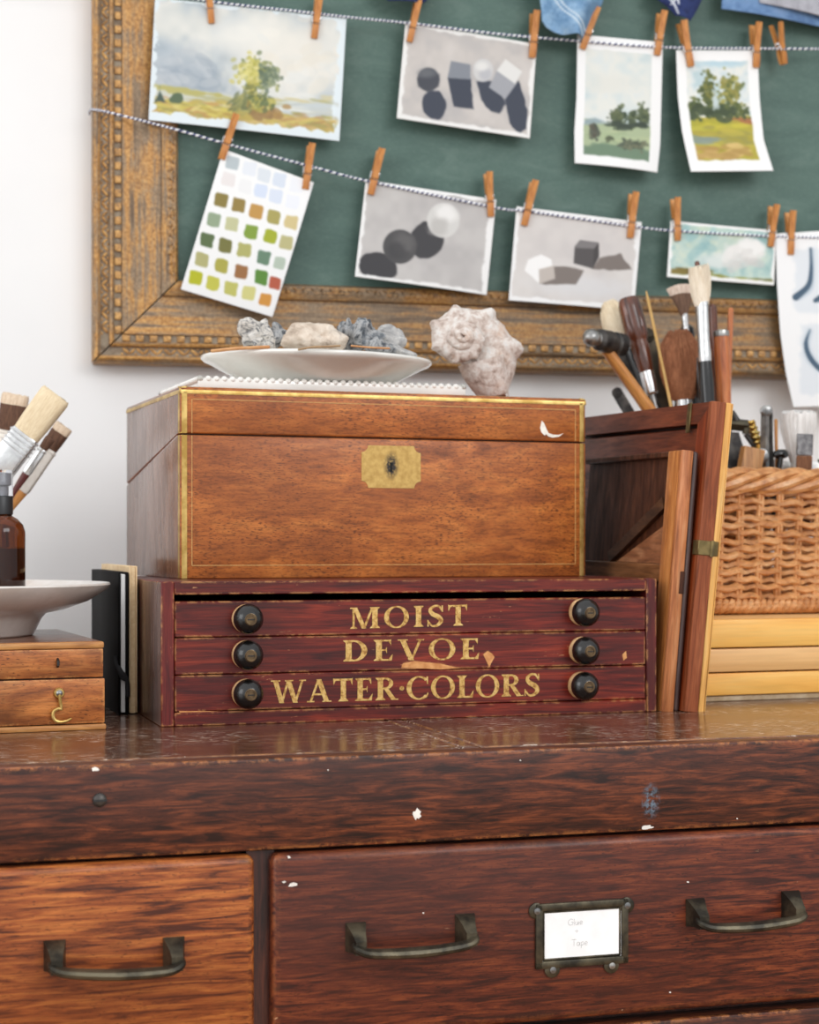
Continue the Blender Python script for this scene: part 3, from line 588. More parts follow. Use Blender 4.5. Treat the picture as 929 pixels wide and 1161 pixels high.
# ------------------------------------------------------------------ painted sheets
def vnoise(x, y, s, seed=0):
    rg = np.random.default_rng(seed); L = rg.random((256, 256)); X, Y = x / s + 500, y / s + 500
    xi, yi = np.floor(X).astype(int), np.floor(Y).astype(int); fx, fy = X - xi, Y - yi; fx = fx * fx * (3 - 2 * fx); fy = fy * fy * (3 - 2 * fy)
    g = lambda a, b_: L[a % 256, b_ % 256]
    return (g(xi, yi) * (1 - fx) + g(xi + 1, yi) * fx) * (1 - fy) + (g(xi, yi + 1) * (1 - fx) + g(xi + 1, yi + 1) * fx) * fy
class Sheet:
    # colours are brushed onto a fine grid; positions are given in the sheet's own picture units
    def __init__(s, left, right, dens=1.0, bg=(240, 240, 238)):
        s.L, s.Rr = np.array(left, float), np.array(right, float)
        hl = np.sum(np.linalg.norm(np.diff(s.L, axis=0), axis=1)); wl = np.linalg.norm(s.Rr[0] - s.L[0]) ; wl = max(wl, np.linalg.norm(s.Rr[-1] - s.L[-1]))
        s.nx, s.ny = max(8, int(wl * dens)), max(8, int(hl * dens))
        def res(P, n):
            d = np.r_[0, np.cumsum(np.linalg.norm(np.diff(P, axis=0), axis=1))]; d /= d[-1]; t = np.linspace(0, 1, n + 1); return np.c_[np.interp(t, d, P[:, 0]), np.interp(t, d, P[:, 1])]
        l, r = res(s.L, s.ny), res(s.Rr, s.ny); u = np.linspace(0, 1, s.nx + 1)[None, :, None]
        P = l[:, None, :] * (1 - u) + r[:, None, :] * u; s.X, s.Y = P[..., 0], P[..., 1]
        s.U = np.broadcast_to(np.linspace(0, 1, s.nx + 1)[None, :], s.X.shape); s.Vv = np.broadcast_to(np.linspace(0, 1, s.ny + 1)[:, None], s.X.shape)
        s.c = np.ones(s.X.shape + (3,)) * np.array(bg, float); s.seed = 1
    def put(s, m, col): m = np.clip(m, 0, 1)[..., None]; s.c = s.c * (1 - m) + (np.array(col, float) if not hasattr(col, 'shape') or col.ndim == 1 else col) * m
    def jit(s, a, sc=6): s.seed += 1; return (vnoise(s.X, s.Y, sc, s.seed) - .5) * 2 * a
    def area(s, u0, u1, v0, v1, col, rag=.012, soft=.006):
        d = np.minimum(np.minimum(s.U - u0, u1 - s.U), np.minimum(s.Vv - v0, v1 - s.Vv)) + s.jit(rag, 7) + s.jit(rag * .5, 3); s.put(d / soft + .5, col)
    def ell(s, cx, cy, rx, ry, col, ang=0, soft=1.2, rag=0, al=1.0):
        ca, sa = math.cos(R(ang)), math.sin(R(ang)); dx, dy = s.X - cx, s.Y - cy; x = (dx * ca + dy * sa) / rx; y = (-dx * sa + dy * ca) / ry
        d = (1 - np.sqrt(x * x + y * y)) * min(rx, ry) + (s.jit(rag) if rag else 0); s.put(np.clip(d / soft + .5, 0, 1) * al, col)
    def poly(s, pts, col, soft=1.2, rag=0, al=1.0):
        x, y = s.X, s.Y; inside = np.zeros(x.shape, bool); dist = np.full(x.shape, 1e9); n = len(pts)
        for i in range(n):
            (x0, y0), (x1, y1) = pts[i], pts[(i + 1) % n]
            cond = ((y0 > y) != (y1 > y)); xx = x0 + (y - y0) * (x1 - x0) / ((y1 - y0) or 1e-9); inside ^= cond & (x < xx)
            dx, dy = x1 - x0, y1 - y0; t = np.clip(((x - x0) * dx + (y - y0) * dy) / (dx * dx + dy * dy + 1e-9), 0, 1); dist = np.minimum(dist, np.hypot(x - x0 - t * dx, y - y0 - t * dy))
        d = np.where(inside, dist, -dist) + (s.jit(rag) if rag else 0); s.put(np.clip(d / soft + .5, 0, 1) * al, col)
    def stroke(s, pts, r, col, soft=1.5, al=1.0):
        P = spline([(a, b_, 0) for a, b_ in pts], 8); rr = interp(np.linspace(0, 1, len(r)), r, len(P)); m = np.zeros(s.X.shape)
        for p, q in zip(P, rr): m = np.maximum(m, np.clip((q - np.hypot(s.X - p.x, s.Y - p.y)) / soft + .5, 0, 1))
        s.put(m * al, col)
    def dabs(s, n, cx, cy, sx, sy, cols, rx, ry, ang=0, al=.8, spread=25):
        for i in range(n):
            x, y = cx + RNG.normal() * sx, cy + RNG.normal() * sy; c = np.array(cols[RNG.integers(len(cols))], float) + RNG.normal() * 5
            q = .6 + .8 * RNG.random(); s.ell(x, y, rx * q, ry * q, c, ang + RNG.normal() * spread, 1.4, .5, al)
    def clouds(s, cols, sc, seed, al=1.0, mask=None):
        n = .5 * vnoise(s.X, s.Y, sc, seed) + .3 * vnoise(s.X, s.Y, sc * .45, seed + 1) + .2 * vnoise(s.X, s.Y, sc * .2, seed + 2); n = np.clip((n - .25) / .5, 0, 1) * (len(cols) - 1)
        i = np.clip(n.astype(int), 0, len(cols) - 2); f = (n - i)[..., None]; A = np.array(cols, float); s.put((np.ones(n.shape) if mask is None else mask) * al, A[i] * (1 - f) + A[i + 1] * f)
    def keep(s, u0, u1, v0, v1, rag=.012): # bare paper margin back over everything outside the painted field
        d = np.minimum(np.minimum(s.U - u0, u1 - s.U), np.minimum(s.Vv - v0, v1 - s.Vv)) + s.jit(rag, 8) + s.jit(rag * .4, 3); return d
    def make(s, name, label, cat, plane=YP, bend=None, group=None, thick=.00035, mat=None):
        nx, ny = s.nx + 1, s.ny + 1; pts = np.zeros((ny, nx, 3))
        l, r = [[at_y(x, y, plane) for x, y in zip(s.X[:, k], s.Y[:, k])] for k in (0, -1)]
        for j in range(ny):
            for i in range(nx): pts[j, i] = l[j].lerp(r[j], i / (nx - 1))
        if bend: pts[..., 1] -= bend(s.U, s.Vv)
        o0 = V(pts[0, nx // 2]); co = (pts - np.array(o0)).reshape(-1, 3)
        F = [(j * nx + i, (j + 1) * nx + i, (j + 1) * nx + i + 1, j * nx + i + 1) for j in range(ny - 1) for i in range(nx - 1)]
        me = bpy.data.meshes.new(name); me.from_pydata(co.tolist(), [], F); me.update()
        a = me.color_attributes.new('Col', 'FLOAT_COLOR', 'POINT'); c = np.clip(s.c, 0, 255) / 255; c = np.where(c <= .04045, c / 12.92, ((c + .055) / 1.055) ** 2.4) * .90
        a.data.foreach_set('color', np.c_[c.reshape(-1, 3), np.ones(len(co))].astype(np.float32).ravel())
        for p in me.polygons: p.use_smooth = True
        me.materials.append(mat or PAINT); o = bpy.data.objects.new(name, me); COL.objects.link(o); o.location = o0
        md = o.modifiers.new('thickness', 'SOLIDIFY'); md.thickness = thick; md.offset = -1
        return tag(o, label, cat, group)
k = NT('paint_on_paper'); at = k.n('ShaderNodeAttribute', attribute_name='Col'); PAINT = k.fin(at.outputs['Color'], .7)
k = NT('woven_cloth'); at = k.n('ShaderNodeAttribute', attribute_name='Col'); n = k.noise(k.coord(), 900, 3, .7); c = k.mix(.35, at.outputs['Color'], k.ramp(n, [(.35, (.55, .55, .55)), (.65, (1.4, 1.4, 1.4))]), 'MULTIPLY'); CLOTH = k.fin(c, .9)
PG = 'paintings pinned to the strings'

def rect(TL, TR, BR, BL, **kw): return Sheet([TL, BL], [TR, BR], **kw)
# 1 landscape with one tree
s = rect((176, -3), (393, 21), (385, 160), (168.5, 136), bg=(228, 238, 242))
bgc = s.c.copy(); U, Vv = s.U, s.Vv
s.clouds([(168, 180, 188), (196, 204, 207), (214, 217, 213), (228, 228, 222), (206, 212, 211)], 55, 5)
s.ell(320, 62, 60, 34, (238, 234, 224), 8, 30, 0, .8); s.ell(270, 38, 34, 18, (242, 240, 232), 0, 22, 0, .8)
s.ell(200, 88, 46, 20, (150, 163, 176), 10, 22, 4, .85); s.ell(232, 92, 30, 14, (160, 172, 182), 20, 16, 4, .7); s.ell(196, 62, 34, 16, (176, 188, 198), 0, 18, 4, .6)
s.dabs(40, 215, 80, 26, 14, [(156, 168, 180), (186, 194, 200), (204, 208, 210)], 11, 5, 10, .35); s.dabs(30, 345, 70, 26, 22, [(236, 230, 216), (226, 228, 224), (240, 236, 226)], 12, 6, 0, .4)
s.poly([(160, 92), (190, 100), (240, 106), (290, 110), (390, 118), (390, 165), (160, 145)], (206, 208, 196), 3, 2); s.poly([(160, 92), (200, 98), (250, 106), (262, 112), (200, 106), (160, 100)], (186, 180, 112), 3, 2)
s.dabs(26, 300, 114, 50, 1.5, [(196, 186, 130), (214, 204, 160), (178, 176, 128)], 13, 1.5, 6, .7, 4); s.dabs(26, 330, 126, 28, 4, [(226, 230, 226), (208, 216, 214), (196, 204, 206)], 16, 2, 6, .7, 5)
s.poly([(160, 112), (200, 114), (250, 122), (290, 120), (340, 134), (395, 138), (395, 160), (160, 140)], (190, 170, 92), 3, 2)
s.dabs(160, 215, 124, 30, 5, [(206, 194, 96), (184, 164, 84), (190, 146, 96), (220, 208, 130), (170, 160, 96)], 6, 1.8, 10, .65, 12); s.dabs(170, 330, 142, 40, 5, [(204, 172, 110), (212, 196, 112), (184, 146, 98), (164, 158, 96), (214, 190, 130)], 7, 1.8, 8, .65, 12)
s.dabs(14, 300, 126, 10, 4, [(170, 136, 84), (150, 120, 80)], 8, 4, 20, .8); s.dabs(50, 270, 117, 7, 5, [(126, 132, 88), (158, 156, 96), (104, 112, 80)], 5, 1.8, -40, .7, 15)
s.poly([(278, 122), (283, 100), (286, 100), (287, 122)], (150, 130, 72), 2)
s.dabs(150, 291, 86, 9, 9, [(132, 142, 92), (150, 156, 96), (112, 126, 86), (176, 174, 112)], 2.6, 2.0, 0, .7, 60); s.dabs(120, 284, 82, 8, 8, [(200, 194, 104), (214, 206, 124), (184, 178, 88), (222, 214, 150)], 2.3, 1.8, 0, .75, 60); s.dabs(80, 303, 88, 6, 9, [(112, 128, 104), (146, 156, 126), (96, 112, 92)], 2.2, 1.8, 0, .7, 60)
s.dabs(40, 285, 108, 3, 7, [(170, 164, 84), (126, 128, 72), (196, 186, 104)], 2.4, 2.0, -70, .8, 30); s.dabs(70, 296, 116, 8, 4, [(108, 120, 78), (172, 166, 84), (196, 188, 110), (92, 106, 72)], 2.8, 2.0, -20, .8, 40)
for x, y in ((181, 110), (199, 111)): s.poly([(x - 6, y + 6), (x, y - 12), (x + 6, y + 6)], (74, 92, 84), 2, 1.5) if x < 190 else s.ell(x, y, 7, 6, (92, 110, 84), 0, 2, 2)
d = s.keep(.018, .965, .02, .93, .02); m = np.clip(d / .012 + .5, 0, 1)[..., None]; s.c = s.c * m + bgc * (1 - m)
s.make('landscape_painting', 'wide landscape painting of one leafy tree under grey clouds', 'painting', group=PG, bend=lambda u, v: .002 * np.sin(math.pi * u) * v)
# 2 spheres and cubes with shadows
s = rect((460, 25), (609, 50), (601, 157), (450, 134), bg=(240, 239, 236)); bgc = s.c.copy()
s.clouds([(188, 184, 182), (202, 196, 191), (210, 204, 199)], 30, 21)
D1, D2 = (62, 68, 82), (88, 92, 102)
s.ell(492, 119, 13.5, 17, D1, -12, 1.5, 1); s.ell(485.5, 90, 12.5, 13.5, (84, 87, 94), 0, 1.3); s.poly([(473, 88), (498, 84), (498, 92), (497, 98), (485, 104), (474, 98)], (66, 69, 78), 3, 0, .8); s.ell(484, 83, 9, 5, (106, 109, 114), 0, 5, 0, .8)
s.poly([(507, 88), (533, 89), (537, 124), (514, 121)], D1, 1.5, .6); s.poly([(511, 69), (533, 73), (533, 90), (507, 88)], (134, 139, 148), 1.5)
s.poly([(540, 92), (562, 92), (574, 118), (566, 128), (555, 125), (545, 114)], D1, 2, 1); s.poly([(572, 112), (588, 90), (598, 124), (597, 146), (588, 152), (578, 140)], D1, 1.5, 1)
s.ell(547.5, 79.5, 11.5, 13, (208, 207, 206), 0, 1.4); s.ell(550, 84, 7, 7, (186, 187, 192), 0, 5, 0, .9); s.ell(546, 75, 7, 5, (228, 227, 224), 0, 4)
s.poly([(563, 80), (586, 94), (573, 112), (554, 99)], (164, 166, 172), 1.4); s.poly([(573, 67), (592, 81), (584, 95), (563, 80)], (228, 227, 224), 1.4)
d = s.keep(.03, .97, .035, .955, .012); m = np.clip(d / .012 + .5, 0, 1)[..., None]; s.c = s.c * m + bgc * (1 - m)
s.make('shape_study', 'grey painted study of two balls and two cubes in a row', 'painting', group=PG)
# 3 tall landscape with dark trees
s = Sheet([(655, 39), (654, 110), (651.5, 150), (652, 185)], [(752, 48), (750, 120), (748.5, 165), (745, 196)], bg=(246, 246, 245)); bgc = s.c.copy()
s.clouds([(196, 212, 214), (216, 224, 222), (230, 231, 224), (222, 228, 226)], 34, 31); s.ell(690, 95, 34, 10, (226, 226, 218), 0, 10, 2, .7)
s.poly([(650, 132), (690, 140), (750, 144), (750, 200), (650, 200)], (172, 186, 150), 3, 1.5); s.poly([(660, 136), (674, 133), (690, 140), (660, 142)], (150, 168, 172), 3, 1)
s.poly([(650, 165), (700, 163), (750, 174), (750, 200), (650, 200)], (112, 136, 112), 3, 2); s.dabs(20, 700, 158, 26, 4, [(186, 196, 152), (160, 178, 140)], 12, 2, 5, .6, 6)
GD = [(66, 80, 60), (84, 96, 66), (100, 110, 76)]
s.dabs(100, 699, 134, 3.8, 5, GD, 1.8, 1.7, 0, .85, 60); s.dabs(70, 716, 136, 2.6, 4.4, GD, 1.7, 1.6, 0, .85, 60); s.dabs(100, 729, 131, 3.0, 5.4, GD, 1.8, 1.7, 0, .85, 60); s.dabs(20, 712, 143, 12, 1.6, [(60, 72, 60)], 6, 2, 0, .8, 5)
s.dabs(60, 673, 150, 3, 4, [(74, 82, 72), (88, 94, 80), (96, 92, 80)], 2, 1.8, 0, .85, 60); s.dabs(14, 690, 158, 1.8, 1.2, [(92, 102, 78)], 2, 1.4, 0, .9); s.dabs(90, 716, 165, 9, 2.4, [(78, 88, 74), (100, 108, 86), (116, 120, 96)], 2.2, 1.5, 0, .8, 40)
d = s.keep(.10, .875, .10, .925, .004); m = np.clip(d / .01 + .5, 0, 1)[..., None]; s.c = s.c * m + bgc * (1 - m)
s.make('landscape_painting', 'tall white bordered painting of dark round trees on pale green hills', 'painting', group=PG, bend=lambda u, v: .006 * v * v * np.sin(math.pi * u * .9))
# 4 tall field
s = Sheet([(767, 57), (768.5, 110), (772, 150), (779.5, 197)], [(859.6, 57), (861, 110), (864, 160), (872.5, 196)], bg=(247, 247, 246)); bgc = s.c.copy()
s.clouds([(190, 210, 214), (218, 226, 226), (234, 234, 226), (206, 220, 222)], 22, 41); s.ell(815, 72, 24, 4, (170, 206, 222), 0, 5, 1, .7)
s.poly([(770, 134), (860, 132), (880, 200), (770, 200)], (178, 166, 62), 2, 1); s.poly([(806, 136), (862, 133), (862, 142), (810, 141)], (168, 112, 70), 2, 1)
s.dabs(30, 800, 143, 18, 3, [(196, 184, 60), (176, 170, 60)], 10, 2.5, 2, .8, 6); s.dabs(40, 815, 158, 22, 5, [(156, 150, 76), (190, 176, 72), (170, 158, 66)], 10, 3, 6, .7, 8); s.dabs(10, 796, 160, 8, 2, [(138, 152, 142)], 11, 2, 8, .6, 6); s.dabs(40, 822, 176, 22, 5, [(190, 156, 92), (206, 176, 106), (178, 146, 80)], 9, 3, 0, .8, 8)
TG = [(84, 96, 50), (104, 112, 56), (70, 84, 50)]
s.dabs(90, 786, 125, 4.4, 6, TG, 2.3, 2, 0, .85, 60); s.dabs(130, 803, 104, 4.6, 10, TG + [(128, 128, 62)], 2.1, 2, 0, .85, 60); s.dabs(140, 829, 105, 6, 10, [(126, 128, 62), (150, 144, 72), (100, 110, 58), (170, 164, 88)], 2.1, 2, 0, .85, 60); s.dabs(100, 826, 127, 14, 3.6, TG, 2.8, 2, 0, .85, 50); s.dabs(26, 800, 129, 14, 3, [(64, 78, 52)], 5, 3, 0, .85, 30); s.dabs(8, 810, 117, 2, 6, [(196, 210, 210)], 2, 4, 0, .8)
d = s.keep(.115, .875, .085, .905, .006); m = np.clip(d / .012 + .5, 0, 1)[..., None]; s.c = s.c * m + bgc * (1 - m)
s.make('landscape_painting', 'tall curling painting of green trees over a golden yellow field', 'painting', group=PG, bend=lambda u, v: .012 * v ** 2.2)
# 5 swatch card
s = rect((253.5, 169), (356, 207), (309, 359.5), (205, 328), bg=(247, 247, 246))
def sw(zx, zy, col, w=15.5):
    cx, cy = 90 + zx / 2.903, 110 + zy / 2.903; a = R(19); h = w / 2
    pts = [(cx + (x * math.cos(a) * .96 - y * math.sin(a) * .45) * h, cy + (x * math.sin(a) * .62 + y * math.cos(a)) * h) for x, y in ((-.8, -1), (.8, -1), (1, -.75), (1, .75), (.8, 1), (-.8, 1), (-1, .75), (-1, -.75))]
    s.poly(pts, np.array(col, float), 1.2, .8)
for t in ((504, 218, (186, 196, 200)), (560, 236, (232, 236, 242)), (606, 258, (222, 228, 234)), (658, 274, (218, 226, 238)), (714, 292, (240, 242, 246)), (490, 272, (236, 230, 228)), (544, 296, (240, 240, 240)), (596, 311, (216, 226, 244)), (645, 328, (220, 228, 242)), (700, 346, (240, 242, 248)),
          (466, 342, (140, 124, 62)), (522, 358, (150, 128, 66)), (580, 378, (196, 150, 78)), (638, 396, (172, 162, 92)), (695, 414, (214, 196, 142)), (441, 406, (150, 168, 138)), (499, 421, (200, 200, 156)), (563, 446, (132, 160, 60)), (627, 461, (166, 176, 44)), (679, 480, (190, 184, 132)),
          (419, 473, (92, 112, 72)), (479, 491, (120, 118, 62)), (541, 506, (180, 178, 108)), (605, 530, (106, 136, 112)), (657, 548, (184, 198, 182)), (402, 536, (182, 178, 122)), (467, 556, (176, 170, 76)), (530, 577, (158, 110, 66)), (597, 595, (92, 140, 56)), (643, 614, (184, 92, 66)),
          (381, 595, (186, 188, 34)), (438, 614, (200, 198, 80)), (497, 630, (196, 194, 104)), (556, 646, (214, 210, 136)), (611, 668, (214, 150, 66))): sw(t[0], t[1], t[2], 14 if t[0] in (657, 643, 611) else 16)
s.make('swatch_card', 'tilted white card of green and ochre colour swatch squares', 'colour card', group=PG, plane=YP - .0008, bend=lambda u, v: .004 * np.sin(math.pi * v))
# 6 two spheres
s = rect((415, 204), (563, 226.5), (552, 334.5), (402.5, 313.5), bg=(244, 243, 241)); bgc = s.c.copy()
s.clouds([(186, 182, 180), (198, 194, 191), (204, 201, 197)], 40, 51)
def z5(x, y): return (390 + x / 3.203, 160 + y / 3.203)
s.ell(*z5(122, 458), 22, 16.5, (62, 61, 64), 18, 1.4, .8); s.ell(*z5(298, 360), 19, 22, (64, 63, 66), 25, 1.4, .8)
s.ell(*z5(201, 384), 19, 19.5, (78, 77, 78), 0, 1.4); s.ell(*z5(215, 372), 12, 11, (98, 96, 96), 30, 8, 2); s.ell(*z5(190, 400), 11, 11, (66, 65, 67), 0, 7, 2, .8)
s.ell(*z5(359, 288), 18.5, 19.8, (214, 212, 208), 0, 1.4); s.ell(*z5(372, 262), 12, 9, (238, 236, 233), 20, 7, 1); s.ell(*z5(340, 312), 11, 9, (190, 187, 183), -30, 7, 2, .8)
d = s.keep(.022, .95, .03, .965, .012); m = np.clip(d / .012 + .5, 0, 1)[..., None]; s.c = s.c * m + bgc * (1 - m)
s.make('shape_study', 'grey painted study of a white ball and a dark ball', 'painting', group=PG, bend=lambda u, v: .003 * v * np.sin(math.pi * u))
# 7 two cubes
s = rect((586, 234), (728, 252), (719, 352.5), (577, 340.5), bg=(244, 243, 242)); bgc = s.c.copy()
s.clouds([(208, 202, 199), (216, 210, 206), (222, 217, 213)], 40, 61); s.ell(660, 325, 50, 12, (222, 221, 222), 5, 12, 2, .7)
def z6(x, y): return (640 + x / 3.215, 210 + y / 3.215)
s.poly([z5(*p) for p in ((706, 462), (800, 455), (835, 460), (870, 470), (840, 522), (708, 520))], (128, 118, 112), 1.6, .8); s.poly([z6(*p) for p in ((100, 305), (125, 265), (205, 250), (243, 305), (170, 310))], (126, 116, 110), 1.6, .8)
s.poly([z5(*p) for p in ((655, 470), (668, 430), (715, 412), (752, 430), (756, 460), (706, 515))], (248, 246, 244), 1.6, .5); s.poly([z5(*p) for p in ((706, 466), (760, 452), (764, 500), (708, 520))], (196, 186, 178), 1.4)
s.poly([z6(*p) for p in ((35, 225), (55, 200), (122, 210), (124, 255), (100, 305), (30, 285))], (84, 80, 80), 1.4); s.poly([z6(*p) for p in ((35, 228), (55, 202), (122, 210), (108, 232))], (126, 122, 122), 1.4); s.poly([z6(*p) for p in ((106, 232), (124, 212), (124, 262), (102, 304))], (70, 66, 66), 1.4)
d = s.keep(.025, .965, .03, .95, .012); m = np.clip(d / .012 + .5, 0, 1)[..., None]; s.c = s.c * m + bgc * (1 - m)
s.make('shape_study', 'pale painted study of a white cube and a dark grey cube', 'painting', group=PG, bend=lambda u, v: .003 * v * np.sin(math.pi * u))
# 8 cloud
s = rect((760.7, 250.5), (881, 261.5), (878, 323.5), (756.6, 314), bg=(246, 246, 244)); bgc = s.c.copy()
s.clouds([(150, 186, 184), (172, 202, 198), (196, 216, 206), (210, 222, 206)], 16, 71); s.dabs(30, 800, 268, 20, 8, [(190, 214, 206), (150, 190, 192), (206, 218, 196)], 9, 4, -20, .5)
s.ell(845, 285, 22, 13, (236, 234, 230), 0, 5, 3); s.ell(852, 280, 15, 9, (244, 243, 240), 0, 5, 3); s.ell(818, 296, 24, 8, (224, 230, 226), 0, 6, 3, .9); s.dabs(14, 838, 292, 12, 6, [(212, 210, 206), (232, 230, 226)], 7, 4, 0, .6)
s.poly([(762, 305), (800, 309), (840, 316), (880, 318), (880, 326), (756, 318)], (150, 150, 74), 2, 1.5); s.dabs(16, 775, 308, 8, 1.6, [(112, 96, 56), (136, 120, 60)], 7, 2, 6, .9, 5); s.dabs(16, 850, 318, 12, 1.2, [(160, 160, 70), (120, 120, 66)], 7, 1.6, 6, .9, 5)
d = s.keep(.03, .975, .045, .93, .014); m = np.clip(d / .014 + .5, 0, 1)[..., None]; s.c = s.c * m + bgc * (1 - m)
s.make('landscape_painting', 'small wide painting of a white cloud in a turquoise sky', 'painting', group=PG)
# 9 sheet of blue brush studies
s = Sheet([(880, 265), (881, 320), (884, 380), (889, 425), (896, 462.5)], [(1010, 257), (1011, 312), (1013, 372), (1016, 420), (1022, 458)], bg=(247, 247, 247))
for cx, cy, w, h in ((925, 318, 24, 36), (978, 316, 22, 36), (930, 408, 24, 40), (984, 404, 22, 40)): s.poly([(cx - w, cy - h), (cx + w, cy - h), (cx + w, cy + h), (cx - w, cy + h)], (228, 233, 238), 5, 3, .9)
BL_ = np.array((70, 94, 116), float); L2 = (172, 190, 204)
s.stroke([(921, 284), (921, 306), (918, 326), (906, 336)], [2, 2.6, 3.4, 4], L2, 4, .7); s.stroke([(919, 282), (919.5, 306), (916, 324), (902, 337)], [1.4, 2.2, 3.0, 4], BL_); s.stroke([(924, 341), (934, 336), (944, 334)], [2.5, 4, 3], BL_)
s.stroke([(917, 376), (913, 392), (918, 408), (930, 420)], [3, 4, 5, 4], L2, 5, .6); s.stroke([(917.5, 374), (912.5, 390), (917, 406), (930, 420), (946, 422)], [.6, 2.4, 3, 3, 1.5], BL_)
s.stroke([(975, 290), (988, 312), (976, 340)], [2, 3, 2], BL_); s.stroke([(972, 385), (996, 400), (976, 425)], [2, 3, 2], BL_)
s.make('brush_study_sheet', 'white sheet of dark blue curved brush stroke studies at the right edge', 'painting', group=PG, plane=YP - .001, bend=lambda u, v: .010 * v ** 2 * (1 - u))

# ------------------------------------------------------------------ cloth scraps at the top
FG = 'blue cloth scraps at the top of the chalkboard'
s = Sheet([(604, -60), (610, -10), (612.5, 10), (613.5, 25), (618, 33), (627, 39)], [(692, -60), (687, -8), (684, 4), (675, 16), (668, 30), (663, 43)], dens=1.3, bg=(122, 158, 192))
s.clouds([(104, 142, 178), (128, 164, 198), (150, 182, 210)], 9, 81); s.poly([(667, -60), (692, -60), (686, 0), (676, 16), (668, 28), (668, 0)], (112, 150, 184), 2, 1)
for o in (0, 6): s.stroke([(618 + o, -20), (630 + o, 4), (648 + o, 24), (660 + o * .7, 40 - o)], [1.3, 1.3, 1.3], (208, 222, 232), 1)
bot = Sheet
s.make('denim_scrap', 'light blue denim scrap with a double white stitched stripe', 'fabric', plane=YP - .0085, bend=lambda u, v: .010 * np.sin(math.pi * np.clip(u, 0, 1)) + .006 * np.cos(u * 9) * v, group=FG, thick=.001, mat=CLOTH)
s = Sheet([(735, -60), (741, -4), (757, 8), (766, 18)], [(806, -60), (797, -2), (790, 13), (783, 24)], dens=1.3, bg=(36, 50, 98))
s.clouds([(28, 40, 84), (42, 58, 110)], 7, 91)
for a, c_, d_ in (((752, -6), (762, 4), (768, 16)), ((758, -8), (766, 0), (768, 6)), ((764, -10), (764, 0), (760, 6))): s.stroke([a, c_, d_], [.8, 1.5, .8], (214, 218, 228), 1)
s.make('navy_scrap', 'navy blue cloth scrap printed with white leaves', 'fabric', plane=YP - .005, bend=lambda u, v: .006 * np.sin(math.pi * u), group=FG, thick=.001, mat=CLOTH)
s = Sheet([(424, -60), (431, -10), (440, 1)], [(505, -60), (498, -10), (480, 4)], dens=1.3, bg=(34, 46, 88))
for i in range(14):
    for j in range(9): s.ell(428 + i * 6 + (j % 2) * 3, -44 + j * 6, 1.1, 1.1, (198, 206, 220), 0, .8)
s.make('dotted_scrap', 'dark navy cloth scrap with small white dots peeking in at the top', 'fabric', plane=YP - .005, bend=lambda u, v: .005 * np.sin(math.pi * u), group=FG, thick=.001, mat=CLOTH)
s = Sheet([(818, -60), (819, 0), (818.5, 10)], [(1010, -60), (1012, 10), (1012, 44)], dens=1.1, bg=(104, 136, 178)); s.clouds([(92, 124, 168), (112, 146, 188), (124, 154, 194)], 14, 95)
s.make('blue_cloth', 'plain mid blue cloth lying behind the grey pinked scrap', 'fabric', plane=YP - .002, bend=lambda u, v: .004 * np.sin(math.pi * u * 2), group=FG, thick=.001, mat=CLOTH)
s = Sheet([(858, -60), (860, -8), (862, 0)], [(1012, -60), (1012, 10), (1012, 26)], dens=1.6, bg=(172, 172, 180)); s.clouds([(158, 158, 166), (182, 182, 190)], 9, 97)
zz = (np.abs(((s.U * 52) % 1) - .5) * 2); s.Y = s.Y + (s.Vv > .94) * (zz * 3.0) + s.Vv ** 3 * 7 * np.sin(np.clip(s.U, 0, .5) * math.pi)
s.make('grey_scrap', 'pale grey cloth scrap with a zigzag cut edge at the top right', 'fabric', plane=YP - .0075, bend=lambda u, v: .003 * np.sin(math.pi * u * 2), group=FG, thick=.001, mat=CLOTH)

# ------------------------------------------------------------------ clothespins
pinw = wood('clothespin_wood', (172, 104, 46), (200, 132, 64), (216, 152, 84), 'z', 260, 10, .5, 0, None, .5, 9, .3)
PL = .0472
def pin_part(sg):
    b = MB()                                             # one wooden arm, thickest at the jaw and notched at the spring
    prof = [(-.50, .0009, .0030), (-.40, .0006, .0040), (-.24, .0010, .0046), (-.20, .0010, .0042), (-.165, .0010, .0030), (-.13, .0010, .0042), (.0, .0016, .0044), (.5, .0058, .0082)]
    w = .0034; rings = []
    for t, y0, y1 in prof: rings.append([V((-w, sg * y0, t * PL)), V((w, sg * y0, t * PL)), V((w, sg * y1, t * PL)), V((-w, sg * y1, t * PL))])
    b.ring_surface(rings); return b
arm_f = pin_part(-1).build('prong', pinw, None, loc=V((0, 0, 0)), smooth=20); arm_b = pin_part(1).build('prong', pinw, None, loc=V((0, 0, 0)), smooth=20)
b = MB(); zc_ = -.02 * PL
coil = [V((-.0050 + .0100 * t, .0019 * math.cos(t * 37.7), zc_ + .0019 * math.sin(t * 37.7))) for t in np.linspace(0, 1, 44)]
b.tube(coil, .00055, 5)
for sg in (-1, 1):
    x = sg * .0048; b.tube([V((x, .0019 * sg, zc_)), V((x, .0036 * sg, -.10 * PL)), V((x, .0042 * sg, -.165 * PL)), V((x * .95, .0037 * sg, -.168 * PL)), V((-x, .0037 * sg, -.168 * PL))], .0006, 5)
spr = b.build('spring', M_['silver'], None, loc=V((0, 0, 0)))
PROTO = [arm_f, arm_b, spr]; first = True
